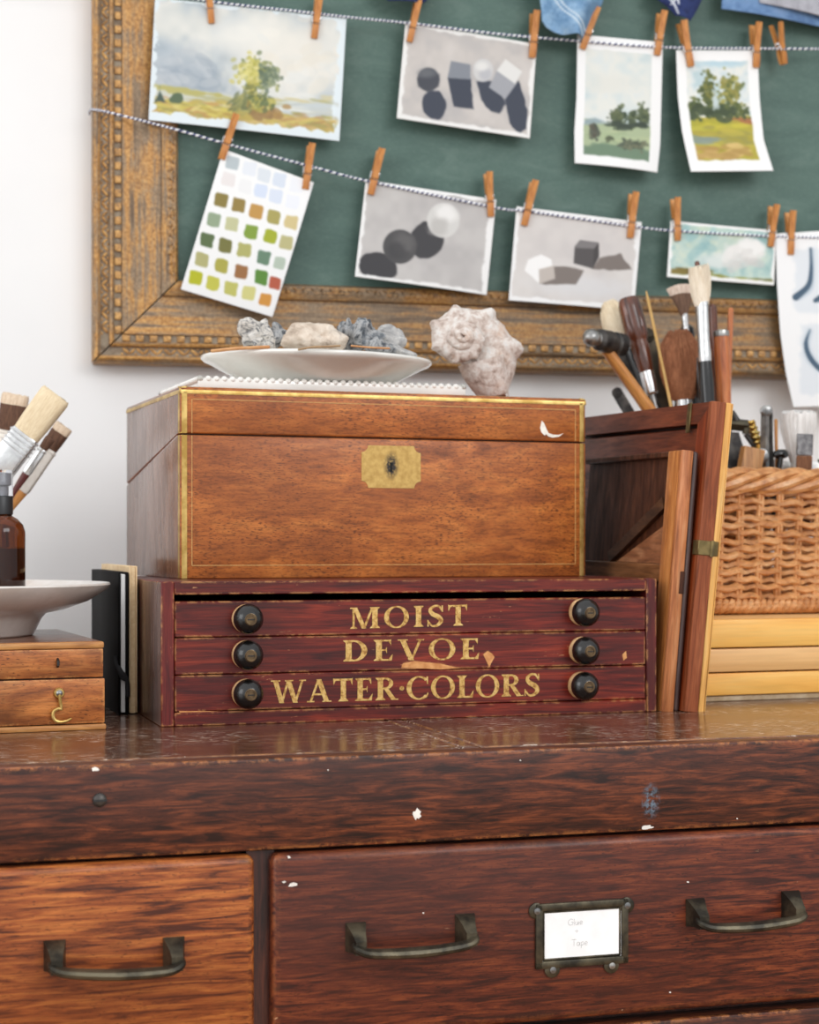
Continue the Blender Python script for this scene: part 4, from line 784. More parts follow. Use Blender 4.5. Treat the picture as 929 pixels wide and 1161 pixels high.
PINS = [((235.5, -22), (240, 27), 'orange wooden clothespin at the top left of the one-tree landscape'), ((362, -5), (356, 44), 'orange wooden clothespin at the top right of the one-tree landscape'),
 ((474, 2), (464, 48), 'orange wooden clothespin on the left corner of the study of two balls and two cubes'), ((607, 14), (603, 66), 'orange wooden clothespin on the right corner of the study of two balls and two cubes'),
 ((676, 10), (660, 56), 'orange wooden clothespin half behind the light denim scrap'), ((751, 14), (744.5, 63), 'orange wooden clothespin on the right corner of the dark round trees painting'),
 ((773, 25), (783, 76), 'orange wooden clothespin on the left corner of the golden field painting'), ((857, 27), (856.5, 77), 'orange wooden clothespin on the right corner of the golden field painting'),
 ((880, 27), (889, 73), 'empty orange clothespin holding only the upper string'),
 ((267, 131), (251, 181), 'orange wooden clothespin on the left corner of the swatch card'), ((353, 164), (346, 215), 'orange wooden clothespin on the right corner of the swatch card'),
 ((432, 170), (420, 221), 'orange wooden clothespin on the left corner of the two balls study'), ((553.5, 196), (556.5, 246), 'orange wooden clothespin on the right corner of the two balls study'),
 ((606, 206), (594, 256), 'orange wooden clothespin on the left corner of the two cubes study'), ((719, 219), (714, 270), 'orange wooden clothespin on the right corner of the two cubes study'),
 ((766, 225), (768, 273), 'orange wooden clothespin on the left corner of the turquoise sky painting'), ((878, 233), (873, 280), 'orange wooden clothespin on the right corner of the turquoise sky painting'),
 ((896.5, 240), (896, 289), 'orange wooden clothespin on the left corner of the blue brush stroke sheet')]
for i, (pa, pb, lab) in enumerate(PINS):
    A, B = at_y(*pa, YP), at_y(*pb, YP); mid = (A + B) / 2; ang = math.atan2(A.x - B.x, A.z - B.z); sc = (A - B).length / PL
    tw = .5 if 'empty' in lab else RNG.normal() * .06
    M = Matrix.Translation(mid) @ Matrix.Rotation(ang, 4, 'Y') @ Matrix.Rotation(tw, 4, 'Z') @ Matrix.Diagonal((sc, sc, sc, 1))
    t = thing('clothespin', lab, 'clothespin', M=M, group='small wooden clothespins')
    for p in PROTO:
        if i: p = p.copy(); COL.objects.link(p)
        p.parent = t
# ------------------------------------------------------------------ leaning mahogany panel and shallow tray beside the cabinet
def lean_frame(px, py, ang, lean, tilt, dx=0):
    p = at_z(px, py); p = p + RT * dx
    # local x: from far end (negative) to the near end (0); y: thickness away from the open face; z: up
    phi = ang - YAW + R(90)                              # world heading of the far direction
    ex = -V((math.cos(phi), math.sin(phi), 0)); ey = V((-ex.y, ex.x, 0))
    M = Matrix.Translation(p) @ Matrix(((ex.x, ey.x, 0, 0), (ex.y, ey.y, 0, 0), (0, 0, 1, 0), (0, 0, 0, 1)))
    return M @ Matrix.Rotation(-lean, 4, 'X') @ Matrix.Rotation(tilt, 4, 'Y')
mg = dict(rough=.4, coat=.0, spec=.3, blotch=(72, 30, 18), blotch_amt=.55, blotch_scale=10, pores=.4, speck=(210, 180, 150), speck_thr=.81)
m_red_x = wood('panel_mahogany', (84, 36, 20), (116, 54, 30), (140, 70, 40), 'x', 130, 9, **mg)
m_red_z = wood('panel_mahogany_upright', (92, 34, 14), (130, 52, 22), (158, 72, 34), 'z', 130, 12, **mg)
m_edge = wood('panel_edge_mahogany', (106, 52, 28), (142, 74, 42), (164, 94, 58), 'z', 150, 12, .45, 0, spec=.3)
m_maple = wood('maple_strip', (204, 144, 70), (230, 172, 92), (240, 192, 118), 'z', 130, 14, .42, 0, pores=.25)
MPm = lean_frame(771, 807.5, R(17), R(5.2), R(1.2), .004)
MP = thing('mahogany_panel', 'tall dark red framed mahogany panel with a pale maple edge leaning by the basket', 'panel', M=MPm)
PLN, PH, T1, T2 = .29, .272, .0125, .0185
sw_ = .026; rw = .0185
b = MB(); b.prism([(-sw_, .0005), (0, .0005), (0, PH), (-sw_, PH - rw)], frontM(0, T1, 0), T1); b.build('stile', m_red_z, MP)
b = MB(); b.prism([(-PLN, PH), (0, PH), (-sw_ - .0004, PH - rw), (-PLN, PH - rw)], frontM(0, T1, 0), T1); b.build('top_rail', m_red_x, MP)
b = MB(); b.box((-PLN, 0, .0005), (-sw_ - .0005, T1, .04)); b.build('bottom_rail', m_red_x, MP)
b = MB(); b.box((-PLN - .03, .0035, .05), (-sw_ - .002, T1 - .0005, PH - rw - .0032), .001, 1); b.build('inset_board', m_red_x, MP)
b = MB(); b.box((-PLN - .03, .009, .045), (-sw_ + .001, T1 - .0002, PH - rw + .001)); b.build('groove_shade', plain('groove_dark', (30, 14, 9), .8), MP)  # dark backing that paints the shade inside the groove
b = MB(); b.box((-.006, -.0008, .0004), (.0006, T1 + .0004, PH + .0003), .0006, 1); b.build('edge_strip', m_edge, MP)
b = MB(); b.box((-PLN, T1 + .0005, .0004), (.0006, T2, PH + .0003), .0006, 1); b.box((-.006, T2 + .0002, .0004), (.0006, T2 + .0012, PH), .0003, 1); b.build('maple_board', m_maple, MP)
b = MB(); zz = .1375; b.box((-.010, -.0018, zz), (.0014, T2 - .0006, zz + .0130), .0007, 1); b.tube([V((.0016, T1 - .001, zz - .0005)), V((.0016, T1 - .001, zz + .0135))], .0016, 8); b.build('hinge', M_['oldbrass'], MP)
b = MB(); b.box((-.0475, -.0012, PH - .026), (-.040, .0002, PH + .001), .0005, 1); b.build('catch', M_['oldbrass'], MP)

TRm = lean_frame(744, 806.8, R(17.4), R(4.6), R(.6), .0035)
TR = thing('wooden_tray', 'shallow wooden tray standing on its side between red cabinet and mahogany panel', 'tray', M=TRm)
TL_, TH, TT = .215, .2295, .0115
m_t1 = wood('tray_wood_light', (144, 82, 38), (190, 120, 62), (212, 146, 86), 'z', 140, 12, .45, 0, spec=.3, speck=(80, 44, 26), speck_thr=.79)
m_t2 = wood('tray_wood_pink', (148, 84, 48), (188, 118, 72), (208, 144, 98), 'z', 130, 12, .45, 0, spec=.3, speck=(84, 46, 30), speck_thr=.79)
m_dark = wood('tray_wood_dark', (50, 26, 16), (76, 42, 26), (100, 58, 36), 'z', 110, 5, .5, 0, spec=.25)
b = MB(); b.box((-.024, 0, 0), (-.0005, TT - .003, TH), .0012, 2); b.build('stile', m_t1, TR)
b = MB(); b.box((-.0002, 0, .0), (.0035, TT, TH + .0003), .0012, 2); b.build('edge_strip', m_t2, TR)
b = MB(); b.box((-.003, TT + .0003, .001), (.003, TT + .0055, TH), .0024, 3); b.build('back_strip', wood('tray_strip_grey', (56, 40, 38), (84, 64, 60), (110, 88, 80), 'z', 140, 12, .4), TR)
b = MB(); b.box((-TL_, .0075, .001), (-.0245, TT - .0005, TH - .003)); b.build('panel_board', m_dark, TR)
b = MB(); b.box((-TL_, .002, TH - .005), (-.0245, TT - .002, TH), .0008, 1); b.build('top_rail', m_dark, TR)
b = MB(); b.box((-TL_, .001, .113), (-.0245, .0072, .129), .0008, 1); b.build('cross_rail', wood('tray_cross_shaded', (84, 50, 28), (120, 76, 44), (146, 98, 62), 'x', 110, 9, .5, 0, spec=.25), TR)  # base colour darkened for the shadow this rail sits in
c0, c1 = on_plane(TRm, 690, 632, .003), on_plane(TRm, 752, 570, .003); d = (c1 - c0).normalized(); nn = V((-d.z, 0, d.x)) * .0055
b = MB(); b.prism([(v.x, v.z) for v in (c0 - nn, c1 - nn, c1 + nn, c0 + nn)], frontM(0, .0072, 0), .0045); b.build('diagonal_batten', wood('batten_wood', (44, 25, 14), (68, 40, 22), (92, 58, 34), 'x', 110, 4, .5, rot=(0, R(45), 0)), TR)
t0 = on_plane(TRm, 700, 640, .0072); t1 = on_plane(TRm, 748, 592, .0072)
b = MB(); b.prism([(t0.x, .1295), (-.0248, .1295), (-.0248, t1.z)], frontM(0, .0074, 0), .0012); b.build('corner_board', wood('corner_board', (118, 70, 42), (150, 96, 62), (176, 122, 84), 'x', 70, 4, .5), TR)
z9 = on_plane(TRm, 766, 660, 0).z; b = MB(); b.box((.0000, TT - .0042, z9 - .010), (.0040, TT + .0004, z9 + .010), .0006, 1); b.build('latch_plate', m_dark, TR)

# ------------------------------------------------------------------ pine box
pA, pB = at_z(809, 796), at_z(929, 791.5); PANG = R(20) - YAW
PMx = Matrix.Translation(pA) @ Matrix.Rotation(PANG, 4, 'Z')
PB = thing('pine_box', 'low yellow pine slatted box under the wicker basket', 'box', M=PMx)
px0 = -.026; px1 = .335; PD = .245; hgt = .0765
pine1 = wood('yellow_pine', (244, 176, 80), (252, 192, 96), (253, 202, 114), 'x', 60, 14, .45, .1, pores=.12)
pine2 = wood('pale_pine', (230, 180, 112), (242, 196, 130), (248, 208, 148), 'x', 60, 14, .45, .1, blotch=(232, 160, 104), blotch_amt=.35, blotch_scale=5, pores=.12, loc=(6, 0, 0))
b = MB(); b.box((px0 + .002, .0025, 0), (px1, PD, .0052), .0008, 1); b.build('base_board', plain('base_grey_wood', (176, 150, 116), .6, 0, 0, (204, 184, 154), 60), PB)
zz = [(.0058, .0262), (.0276, .0488), (.0502, hgt - .0005)]
for i, (za, zb_) in enumerate(zz):
    b = MB(); b.box((px0, 0, za), (px1, .012, zb_), .0011, 2); b.build('slat', [pine1, pine2, pine1][i], PB)
b = MB(); b.box((px0 + .001, .0125, .0055), (px0 + .012, PD, hgt - .0008)); b.box((px1 - .012, .0125, .0055), (px1, PD, hgt - .0008)); b.build('end_boards', pine1, PB)
b = MB(); b.box((px0 + .0125, PD - .012, .0055), (px1 - .0125, PD, hgt - .0008)); b.build('back_board', pine1, PB)
b = MB(); b.box((px0 + .0125, .0125, hgt - .010), (px1 - .0125, PD - .0125, hgt - .0004)); b.build('top_board', pine2, PB)

# ------------------------------------------------------------------ wicker basket
bz = TOP + hgt
bA = at_xd(809, bz, 1.728); BM = Matrix.Translation(bA) @ Matrix.Rotation(PANG, 4, 'Z')
BK = thing('wicker_basket', 'honey brown wicker basket of tools on the pine box', 'basket', M=BM)
BW0, BW1, BD, BH = -.040, .285, .145, .146
def per(t, grow=0, z=0):                                 # rounded rectangle path, t in 0..1
    x0, x1, y0, y1, r = BW0 - grow, BW1 + grow, -grow, BD + grow, .035 + grow
    segs = [('l', (x0 + r, y0), (x1 - r, y0)), ('a', (x1 - r, y0 + r), -90), ('l', (x1, y0 + r), (x1, y1 - r)), ('a', (x1 - r, y1 - r), 0), ('l', (x1 - r, y1), (x0 + r, y1)), ('a', (x0 + r, y1 - r), 90), ('l', (x0, y1 - r), (x0, y0 + r)), ('a', (x0 + r, y0 + r), 180)]
    Ls = [math.dist(s_[1], s_[2]) if s_[0] == 'l' else r * math.pi / 2 for s_ in segs]; tot = sum(Ls); q = (t % 1) * tot
    for s_, l in zip(segs, Ls):
        if q <= l or s_ is segs[-1]:
            if s_[0] == 'l':
                f = q / l; d = ((s_[2][0] - s_[1][0]) / l, (s_[2][1] - s_[1][1]) / l); return V((s_[1][0] + d[0] * q, s_[1][1] + d[1] * q, z)), V((d[1], -d[0], 0))
            a = R(s_[2]) + q / r; return V((s_[1][0] + r * math.cos(a), s_[1][1] + r * math.sin(a), z)), V((math.cos(a), math.sin(a), 0))
        q -= l
NST = 40; NS = NST * 8
wk = wood('wicker', (176, 114, 62), (214, 154, 96), (234, 186, 132), 'x', 60, 1.5, .45, .05, blotch=(176, 110, 62), blotch_amt=.4, blotch_scale=40, pores=.3)
wk2 = wood('wicker_dark', (164, 104, 56), (206, 144, 88), (228, 174, 120), 'x', 60, 1.5, .45, .05, pores=.3)
def loopmesh(b, f, r, n=6, N=NS, mi=0):
    pts = [f(i / N) for i in range(N)]; rings = []
    for i in range(N):
        tg = (pts[(i + 1) % N] - pts[i - 1]).normalized(); a = (UP - tg * UP.dot(tg)).normalized(); c = tg.cross(a)
        rr = r(i / N) if callable(r) else r
        rings.append([pts[i] + a * rr * math.cos(2 * math.pi * j / n) + c * rr * math.sin(2 * math.pi * j / n) for j in range(n)])
    rings.append(rings[0]); b.ring_surface(rings, True, False, False, mi)
flare = lambda z: .004 * (z / BH)
b = MB(); NR = 14; zb0, zb1 = .018, .120
for rI in range(NR):
    z = zb0 + (zb1 - zb0) * rI / (NR - 1); sd = RNG.random() * 9
    def f(t, z=z, rI=rI, sd=sd):
        p, nrm = per(t, flare(z)); w = math.cos(t * NST * math.pi + math.pi * rI); return p + nrm * (.0037 * w) + V((0, 0, z + .0013 * math.sin(t * 37 + sd) + .0010 * math.sin(t * NST * math.pi * 2 + sd)))
    loopmesh(b, f, lambda t, sd=sd: .0035 * (1 + .14 * math.sin(t * 61 + sd)), 6, NS)
b.build('woven_sides', wk, BK)
b = MB()
for i in range(NST):
    t = (i + .5) / NST
    for dt in (-.0022, .0022):
        p0_, n0_ = per(t + dt, 0, .006); p1_, n1_ = per(t + dt, flare(BH), BH - .012); b.tube([p0_, (p0_ + p1_) / 2, p1_], .0024, 6)
b.build('stakes', wk2, BK)
b = MB()                                                 # plaited rim: fat strands wound round each other
for kx in range(5):
    def f(t, kx=kx):
        ph = t * 2 * math.pi * 6 + kx * 2 * math.pi / 5; p, nrm = per(t, flare(BH)); return p + nrm * (.0088 * math.cos(ph)) + V((0, 0, BH - .013 + .0088 * math.sin(ph)))
    loopmesh(b, f, .0050, 7, 480)
b.build('plaited_rim', wk, BK)
b = MB()
for kx in range(2):
    def f(t, kx=kx):
        ph = t * 2 * math.pi * 62 + kx * math.pi; p, nrm = per(t, .001); return p + nrm * (.0042 * math.cos(ph)) + V((0, 0, .0085 + .0042 * math.sin(ph)))
    loopmesh(b, f, .0040, 6, 900)
b.build('bottom_coil', wk2, BK)
b = MB(); b.prism([tuple(per(i / 48, -.004)[0][:2]) for i in range(48)], Matrix.Translation((0, 0, .002)), .005); b.build('basket_base', wk2, BK)
# ------------------------------------------------------------------ tools in the basket
TG_ = 'tools and brushes in the basket'
m_handle = wood('hammer_handle', (170, 104, 48), (202, 138, 74), (220, 162, 98), 'z', 90, 6, .4, .2)
m_rose = wood('driver_handle', (48, 24, 14), (88, 44, 26), (122, 66, 40), 'z', 140, 10, .28, .4)
m_org = wood('amber_handle', (150, 76, 32), (186, 104, 52), (206, 130, 74), 'z', 110, 9, .35, .3)
def hairmat(name, a, c, dark=None):
    k = NT(name); n = k.noise(k.coord((1, 1, .14)), 700, 3, .7); cc = k.ramp(n, [(.3, C(a)), (.7, C(c))]); k.bump(n, .5, .001); return k.fin(cc, .85)
def axisM(p, q):                                         # local z from p to q
    d = (q - p).normalized(); x = (RT - d * RT.dot(d)).normalized(); y = d.cross(x)
    return Matrix.Translation(p) @ Matrix(((x.x, y.x, d.x, 0), (x.y, y.y, d.y, 0), (x.z, y.z, d.z, 0), (0, 0, 0, 1)))
def tool(name, label, cat, bottom, top, group=TG_):
    M = axisM(bottom, top); return thing(name, label, cat, M=M, group=group), M, (top - bottom).length
def ext(px0, py0, px1, py1, d0, d1, pyb=640):            # carry a sight line of the tool on down into the basket
    t = (pyb - py0) / (py1 - py0); return at_d(px0 + (px1 - px0) * t, pyb, d0 + (d1 - d0) * t)
def bundle(b, z0, z1, prof, flat=1.0, mi=0, n=26, rag=.0012, seed=0, strands=0):   # tapered hair with a ragged end
    rr = random.Random(seed); rings = []; m = len(prof)
    for i, r in enumerate(prof):
        z = z0 + (z1 - z0) * i / (m - 1); q = rag * (i / (m - 1)) ** 2
        rings.append([V((r * math.cos(2 * math.pi * j / n) * (1 + .05 * rr.uniform(-1, 1)), r * flat * math.sin(2 * math.pi * j / n) * (1 + .05 * rr.uniform(-1, 1)), z + q * rr.uniform(-1, 1))) for j in range(n)])
    b.ring_surface(rings, True, True, True, mi)
    for q in range(strands):                             # loose hairs standing off the bundle
        a = rr.uniform(0, 2 * math.pi); i0 = rr.uniform(.05, .75) * (m - 1); pts = []
        for s_ in range(4):
            f = min(m - 1, i0 + s_ * (m - 1 - i0) * .36 * rr.uniform(.8, 1)); r = float(np.interp(f, range(m), prof)) * (1.0 + .035 * s_)
            pts.append(V((r * math.cos(a), r * flat * math.sin(a), z0 + (z1 - z0) * f / (m - 1) + (.0022 * rr.uniform(0, 1) if s_ == 3 else 0))))
        b.tube(pts, [.0005, .0005, .0004, .0001], 4, mi)
D = 1.84
# hammer
hb_, ht_ = ext(683, 392, 738, 468, D - .02, D + .0), at_d(683, 390, D - .02)
t, M, L = tool('hammer', 'small ball peen hammer with a honey wooden handle in the basket', 'hammer', hb_, ht_)
b = MB(); P = [(L * x, r) for x, r in ((0, .0082), (.3, .0085), (.62, .0080), (.85, .0068), (1, .0064))]; b.tube([V((0, 0, z)) for z, r in P], [r for z, r in P], 14, flat=.8); b.build('handle', m_handle, t)
I = M.inverted(); c0, c1 = I @ at_d(671, 383, D - .040), I @ at_d(702, 391, D - .008); ax = (c1 - c0).normalized(); b = MB(); LH = (c1 - c0).length
prof = [(.0005, -.0095), (.0045, -.0085), (.0078, -.0052), (.0094, 0), (.0082, .0052), (.0066, .0075), (.0070, .0095), (.0112, .0125), (.0122, LH * .62), (.0102, LH * .72), (.0102, LH * .80), (.0124, LH * .84), (.0126, LH + .003), (.0112, LH + .0045), (.0002, LH + .0045)]
b.lathe(prof, 22, axisM(c0, c1), lambda i: 0 if i < 6 else 1); b.build('head', [M_['steel'], M_['iron']], t)
# cream mop brush behind
t, M, L = tool('mop_brush', 'round cream haired brush behind the hammer head', 'brush', ext(700, 395, 738, 470, D + .05, D + .02), at_d(690, 343, D + .052))
b = MB(); bundle(b, L - .052, L, [.007, .0135, .0165, .016, .0125, .006], .8, seed=3, strands=60); b.build('hair', hairmat('cream_hair', (216, 196, 164), (240, 226, 200)), t)
b = MB(); b.lathe([(.0072, L - .062), (.0076, L - .049)], 18); b.build('ferrule', M_['silver'], t); b = MB(); b.tube([V((0, 0, 0)), V((0, 0, L - .06))], [.003, .0065], 10); b.build('handle', M_['black'], t)
# screwdriver
t, M, L = tool('screwdriver', 'screwdriver with a fluted dark rosewood handle in the basket', 'screwdriver', ext(712, 338, 745, 468, D + .020, D + .004), at_d(712, 337.5, D + .020))
b = MB(); n = 32; rings = []
for z, r, fl in ((0, .0010, 0), (.001, .0095, 0), (.004, .0112, .2), (.012, .0120, 1), (.030, .0122, 1), (.042, .0118, 1), (.047, .0098, .2), (.050, .0090, 0), (.054, .0098, 0), (.066, .0095, 0), (.078, .0082, 0), (.083, .0072, 0)):
    rings.append([V(((r * (1 - .13 * fl * (abs(math.sin(3 * a)) < .35))) * math.cos(a), (r * (1 - .13 * fl * (abs(math.sin(3 * a)) < .35))) * math.sin(a), L - z)) for a in np.linspace(0, 2 * math.pi, n, endpoint=False)])
b.ring_surface(rings); b.build('handle', m_rose, t, smooth=50)
b = MB(); b.lathe([(.0078, L - .0828), (.0078, L - .093), (.0066, L - .106), (.0045, L - .108)], 20); b.build('ferrule', M_['silver'], t)
b = MB(); b.tube([V((0, 0, 0)), V((0, 0, L - .107))], .0032, 10); b.build('shaft', M_['steel'], t)
# skewer
t0_, t1_ = ext(733, 331, 762, 465, D - .02, D - .02), at_d(733, 330, D - .02)
M = axisM(t0_, t1_); b = MB(); Lk = (t1_ - t0_).length; b.tube([V((0, 0, 0)), V((0, 0, Lk - .01)), V((0, 0, Lk))], [.0017, .0016, .0006], 8); o = b.build('bamboo_skewer', wood('bamboo', (180, 136, 70), (206, 164, 96), (220, 184, 122), 'z', 200, 10, .5)); o.matrix_basis = M
tag(o, 'thin straight bamboo skewer between screwdriver and brown brush', 'stick', TG_)
# brown mop
t, M, L = tool('mop_brush', 'large fluffy brown haired brush in the basket', 'brush', ext(769, 376, 776, 466, D, D), at_d(769, 376, D))
b = MB(); bundle(b, L - .072, L, [.0110, .0165, .0198, .0212, .0213, .0203, .0170, .009], .85, n=44, rag=.003, seed=5, strands=260); b.build('hair', hairmat('brown_hair', (124, 74, 48), (176, 118, 82)), t)
b = MB(); b.lathe([(.0105, L - .088), (.0098, L - .078), (.0090, L - .069)], 22, None); b.build('ferrule', M_['silver'], t); b = MB(); b.tube([V((0, 0, 0)), V((0, 0, L - .10)), V((0, 0, L - .087))], [.006, .012, .0108], 16); b.build('handle', m_org, t)
# fan brush
t, M, L = tool('fan_brush', 'fan shaped brush with dark hair and white tips behind the white bristle brush', 'brush', ext(787, 370, 795, 470, D + .02, D + .02), at_d(772, 322, D + .02))
b = MB(); rr = random.Random(4); n = 16
rings = []
for i, (z, w, th) in enumerate(((-.034, .0035, .003), (-.022, .0075, .0028), (-.010, .0125, .0024), (-.002, .0155, .0018), (0, .016, .0008))):
    rings.append([V((w * math.cos(2 * math.pi * j / n), th * math.sin(2 * math.pi * j / n), L + z - .004 * (abs(math.cos(2 * math.pi * j / n)) ** 2) * i / 4)) for j in range(n)])
b.ring_surface(rings, mi=lambda i: 0 if i < 2 else 1); b.build('hair', [hairmat('fan_dark', (86, 62, 48), (120, 92, 74)), hairmat('fan_tip', (176, 150, 132), (216, 200, 186))], t)
b = MB(); b.tube([V((0, 0, L - .07)), V((0, 0, L - .05)), V((0, 0, L - .032))], [.0034, .0034, .0042], 14, flat=[1, .9, .7]); b.build('ferrule', M_['silver'], t)
b = MB(); b.tube([V((0, 0, 0)), V((0, 0, L - .07))], [.003, .0042], 10); b.build('handle', M_['black'], t)
# white bristle brush with black handle
t, M, L = tool('bristle_brush', 'long black handled brush with silver ferrule and white bristles', 'brush', ext(793, 303, 803, 462, D - .04, D - .04), at_d(793, 303, D - .04))
b = MB(); bundle(b, L - .040, L, [.0068, .0094, .0104, .0106, .0096], .6, n=28, rag=.003, seed=7, strands=90); b.build('hair', hairmat('white_bristle', (222, 206, 182), (244, 234, 216)), t)
b = MB(); b.tube([V((0, 0, z)) for z in (L - .097, L - .088, L - .084, L - .07, L - .036)], [.0070, .0072, .0067, .0064, .0072], 20, flat=[1, 1, 1, .92, .62]); b.build('ferrule', M_['silver'], t)
b = MB(); b.tube([V((0, 0, 0)), V((0, 0, L - .12)), V((0, 0, L - .0965))], [.006, .0082, .0069], 16); b.build('handle', M_['black'], t)
# dark handle tips behind
def stick(name, label, x0, y0, x1, y1, d, r, mat, cat='brush', tip=None):
    t0_, t1_ = ext(x0, y0, x1, y1, d, d), at_d(x0, y0, d); M = axisM(t0_, t1_); L = (t1_ - t0_).length; b = MB()
    b.tube([V((0, 0, 0)), V((0, 0, L * .6)), V((0, 0, L - r * .6)), V((0, 0, L))], [r * .9, r, r, r * (.5 if tip is None else tip)], 12); o = b.build(name, mat); o.matrix_basis = M; return tag(o, label, cat, TG_)
stick('paintbrush_handle', 'dark brown brush handle tip just above the white bristles', 790.5, 296, 801, 380, D + .03, .0028, m_rose)
stick('paintbrush_handle', 'dark round brush handle right of the silver ferrule', 808, 345, 813, 470, D + .02, .0048, m_rose)
stick('wooden_dowel', 'thin reddish wooden dowel at the right of the upright tools', 829, 349, 825, 470, D + .01, .0030, m_org, 'stick')
stick('paintbrush_handle', 'black handle beside the amber handled tool and fan brush', 778, 368, 790, 460, D + .043, .0080, M_['black'])
stick('paintbrush_handle', 'slim black handle just left of the black handled bristle brush', 791, 405, 797, 470, D - .01, .0045, M_['black'])
# amber handle with metal cap
t, M, L = tool('chisel', 'amber wooden tool handle with a steel end cap in the basket', 'chisel', ext(818, 376, 822, 470, D - .02, D - .02), at_d(818, 374, D - .02))
b = MB(); b.tube([V((0, 0, z)) for z in (0, L - .09, L - .05, L - .025, L - .007)], [.0055, .0068, .0080, .0082, .0076], 18); b.build('handle', m_org, t)
b = MB(); b.lathe([(.0080, L - .0068), (.0084, L - .004), (.0078, L - .001), (.005, L), (0, L)], 18); b.build('end_cap', M_['steel'], t)
# dark tools low left
def blade(name, label, cat, x0, y0, x1, y1, d, w, th, mat, brass=False):
    t0_, t1_ = ext(x0, y0, x1, y1, d, d), at_d(x0, y0, d); t, M, L = tool(name, label, cat, t0_, t1_)
    b = MB(); b.box((-w, -th, 0), (w, th, L - w), .001, 2); b.lathe([(w, -th), (w, th)], 20, Matrix.Translation((0, 0, L - w)) @ FR); b.build('blade', mat, t)
    if brass: b = MB(); b.lathe([(.004, 0), (.004, .002), (.002, .003), (0, .003)], 14, Matrix.Translation((0, -th, L - .034)) @ FR); b.build('rivet', plain('bright_brass', (206, 160, 70), .25, .9, 0, (232, 196, 110), 40), t)
    return t
blade('scraper', 'dark steel scraper with a brass rivet leaning low beside the hammer handle', 'scraper', 697, 440, 722, 482, D + .02, .0058, .0015, M_['iron'], True)
blade('rasp', 'dark iron rasp between hammer handle and screwdriver', 'file', 704, 398, 742, 470, D + .035, .0095, .003, M_['iron'])
blade('steel_ruler', 'dark flat steel bar just left of the brown mop brush', 'ruler', 732, 372, 756, 466, D + .036, .0085, .001, plain('dark_bar', (64, 56, 44), .5, .4, 0, (92, 80, 62), 50))
# right hand group
t = thing('clamp', 'dark bronze clamp lying over the rim at the left end of the basket', 'clamp', at_d(834, 481, D - .03), -YAW, TG_)
P = MW[t.name].inverted(); q = lambda x, y, dd=0: P @ at_d(x, y, D - .03 + dd)
b = MB(); b.tube([q(812, 479), q(848, 483)], .0062, 4, flatdir=(0, 0, 1)); b.tube([q(846, 482), q(846, 492)], .0040, 8); b.build('bar', M_['bronze'], t)
b = MB(); b.ring_surface([[q(818, 489, e_), q(838, 490, e_), q(852, 534, e_), q(842, 560, e_), q(818, 560, e_)] for e_ in (-.004, .006)]); b.build('jaw', M_['iron'], t)
b = MB(); b.tube([q(830, 466), q(836, 477)], [.0025, .0035], 10); b.build('screw', M_['iron'], t)
t = thing('brass_clip', 'bright brass ribbed clip beside the steel divider', 'clip', at_d(855, 492, D - .015), -YAW, TG_); P = MW[t.name].inverted(); q = lambda x, y, dd=0: P @ at_d(x, y, D - .015 + dd)
b = MB(); bb = plain('shiny_brass', (214, 170, 84), .2, .9, 0, (240, 214, 140), 40); b.tube(spline([q(851, 477), q(854, 487), q(858, 498), q(860, 505), q(862, 560)], 6), .0058, 12, flat=.6); 
for j in range(5): b.ell(q(851 + j * 2.4, 479 + j * 5.6, -.004), (.0062, .0035, .0022), None, 2)
b.build('ribbed_clip', bb, t)
b = MB(); b.tube([q(846, 492), q(856, 506)], .0032, 8); b.build('grip', M_['iron'], t)
o0 = at_d(847, 545, D - .058); b = MB(); Mx = Matrix.Rotation(R(12), 4, 'Y'); b.box((-.0115, -.006, -.06), (.0115, .006, .034), .0012, 2, 0, Mx); o = b.build('wood_block', wood('block_wood', (140, 94, 50), (172, 120, 68), (190, 140, 86), 'z', 90, 8, .5), None, loc=o0); tag(o, 'small flat tan wooden block below the brass clip', 'block', TG_)
t = thing('divider', 'upright steel divider with a round pivot standing in the basket', 'divider', at_d(868, 500, D - .035), -YAW, TG_); P = MW[t.name].inverted(); q = lambda x, y, dd=0: P @ at_d(x, y, D - .035 + dd)
b = MB(); b.tube([q(868, 464), q(867.5, 500), q(868, 530), q(872, 620)], [.0044, .0046, .0044, .003], 4, flatdir=(0, 0, 1)); b.lathe([(.0052, -.004), (.0060, -.002), (.0060, .003), (.0045, .004)], 20, Matrix.Translation(q(869, 466)) @ FR); b.build('leg', M_['steel'], t)
b = MB(); b.tube([q(873.5, 468, .004), q(873, 500, .004), q(875, 535, .004), q(880, 620)], [.0028, .0034, .0034, .002], 4, flatdir=(0, 0, 1)); b.build('leg', M_['iron'], t)
b = MB(); b.lathe([(.0076, 0), (.0076, .004), (.006, .005), (0, .005)], 24, Matrix.Translation(q(863.5, 517, -.004)) @ FR); b.lathe([(.0020, .0048), (.0018, .0062), (0, .0064)], 12, Matrix.Translation(q(863.5, 517, -.004)) @ FR); b.build('pivot', M_['steel'], t)
stick('paintbrush_handle', 'thin tan brush handle right of the steel divider', 880, 475, 881, 530, D - .02, .0018, m_handle)
t0_, t1_ = ext(879, 505, 886, 535, D - .03, D - .03), at_d(884, 506, D - .03); b = MB(); b.ell((0, 0, 0), (.0085, .005, .0050), None, 2, 0, .0015, 160, 2); b.tube([V((0, 0, 0)), V((-.006, .004, -.05))], .003, 8); o = b.build('wing_nut', M_['black'], None, loc=at_d(886, 515, D - .03)); tag(o, 'black wing shaped knob between divider and white brush', 'knob', TG_)
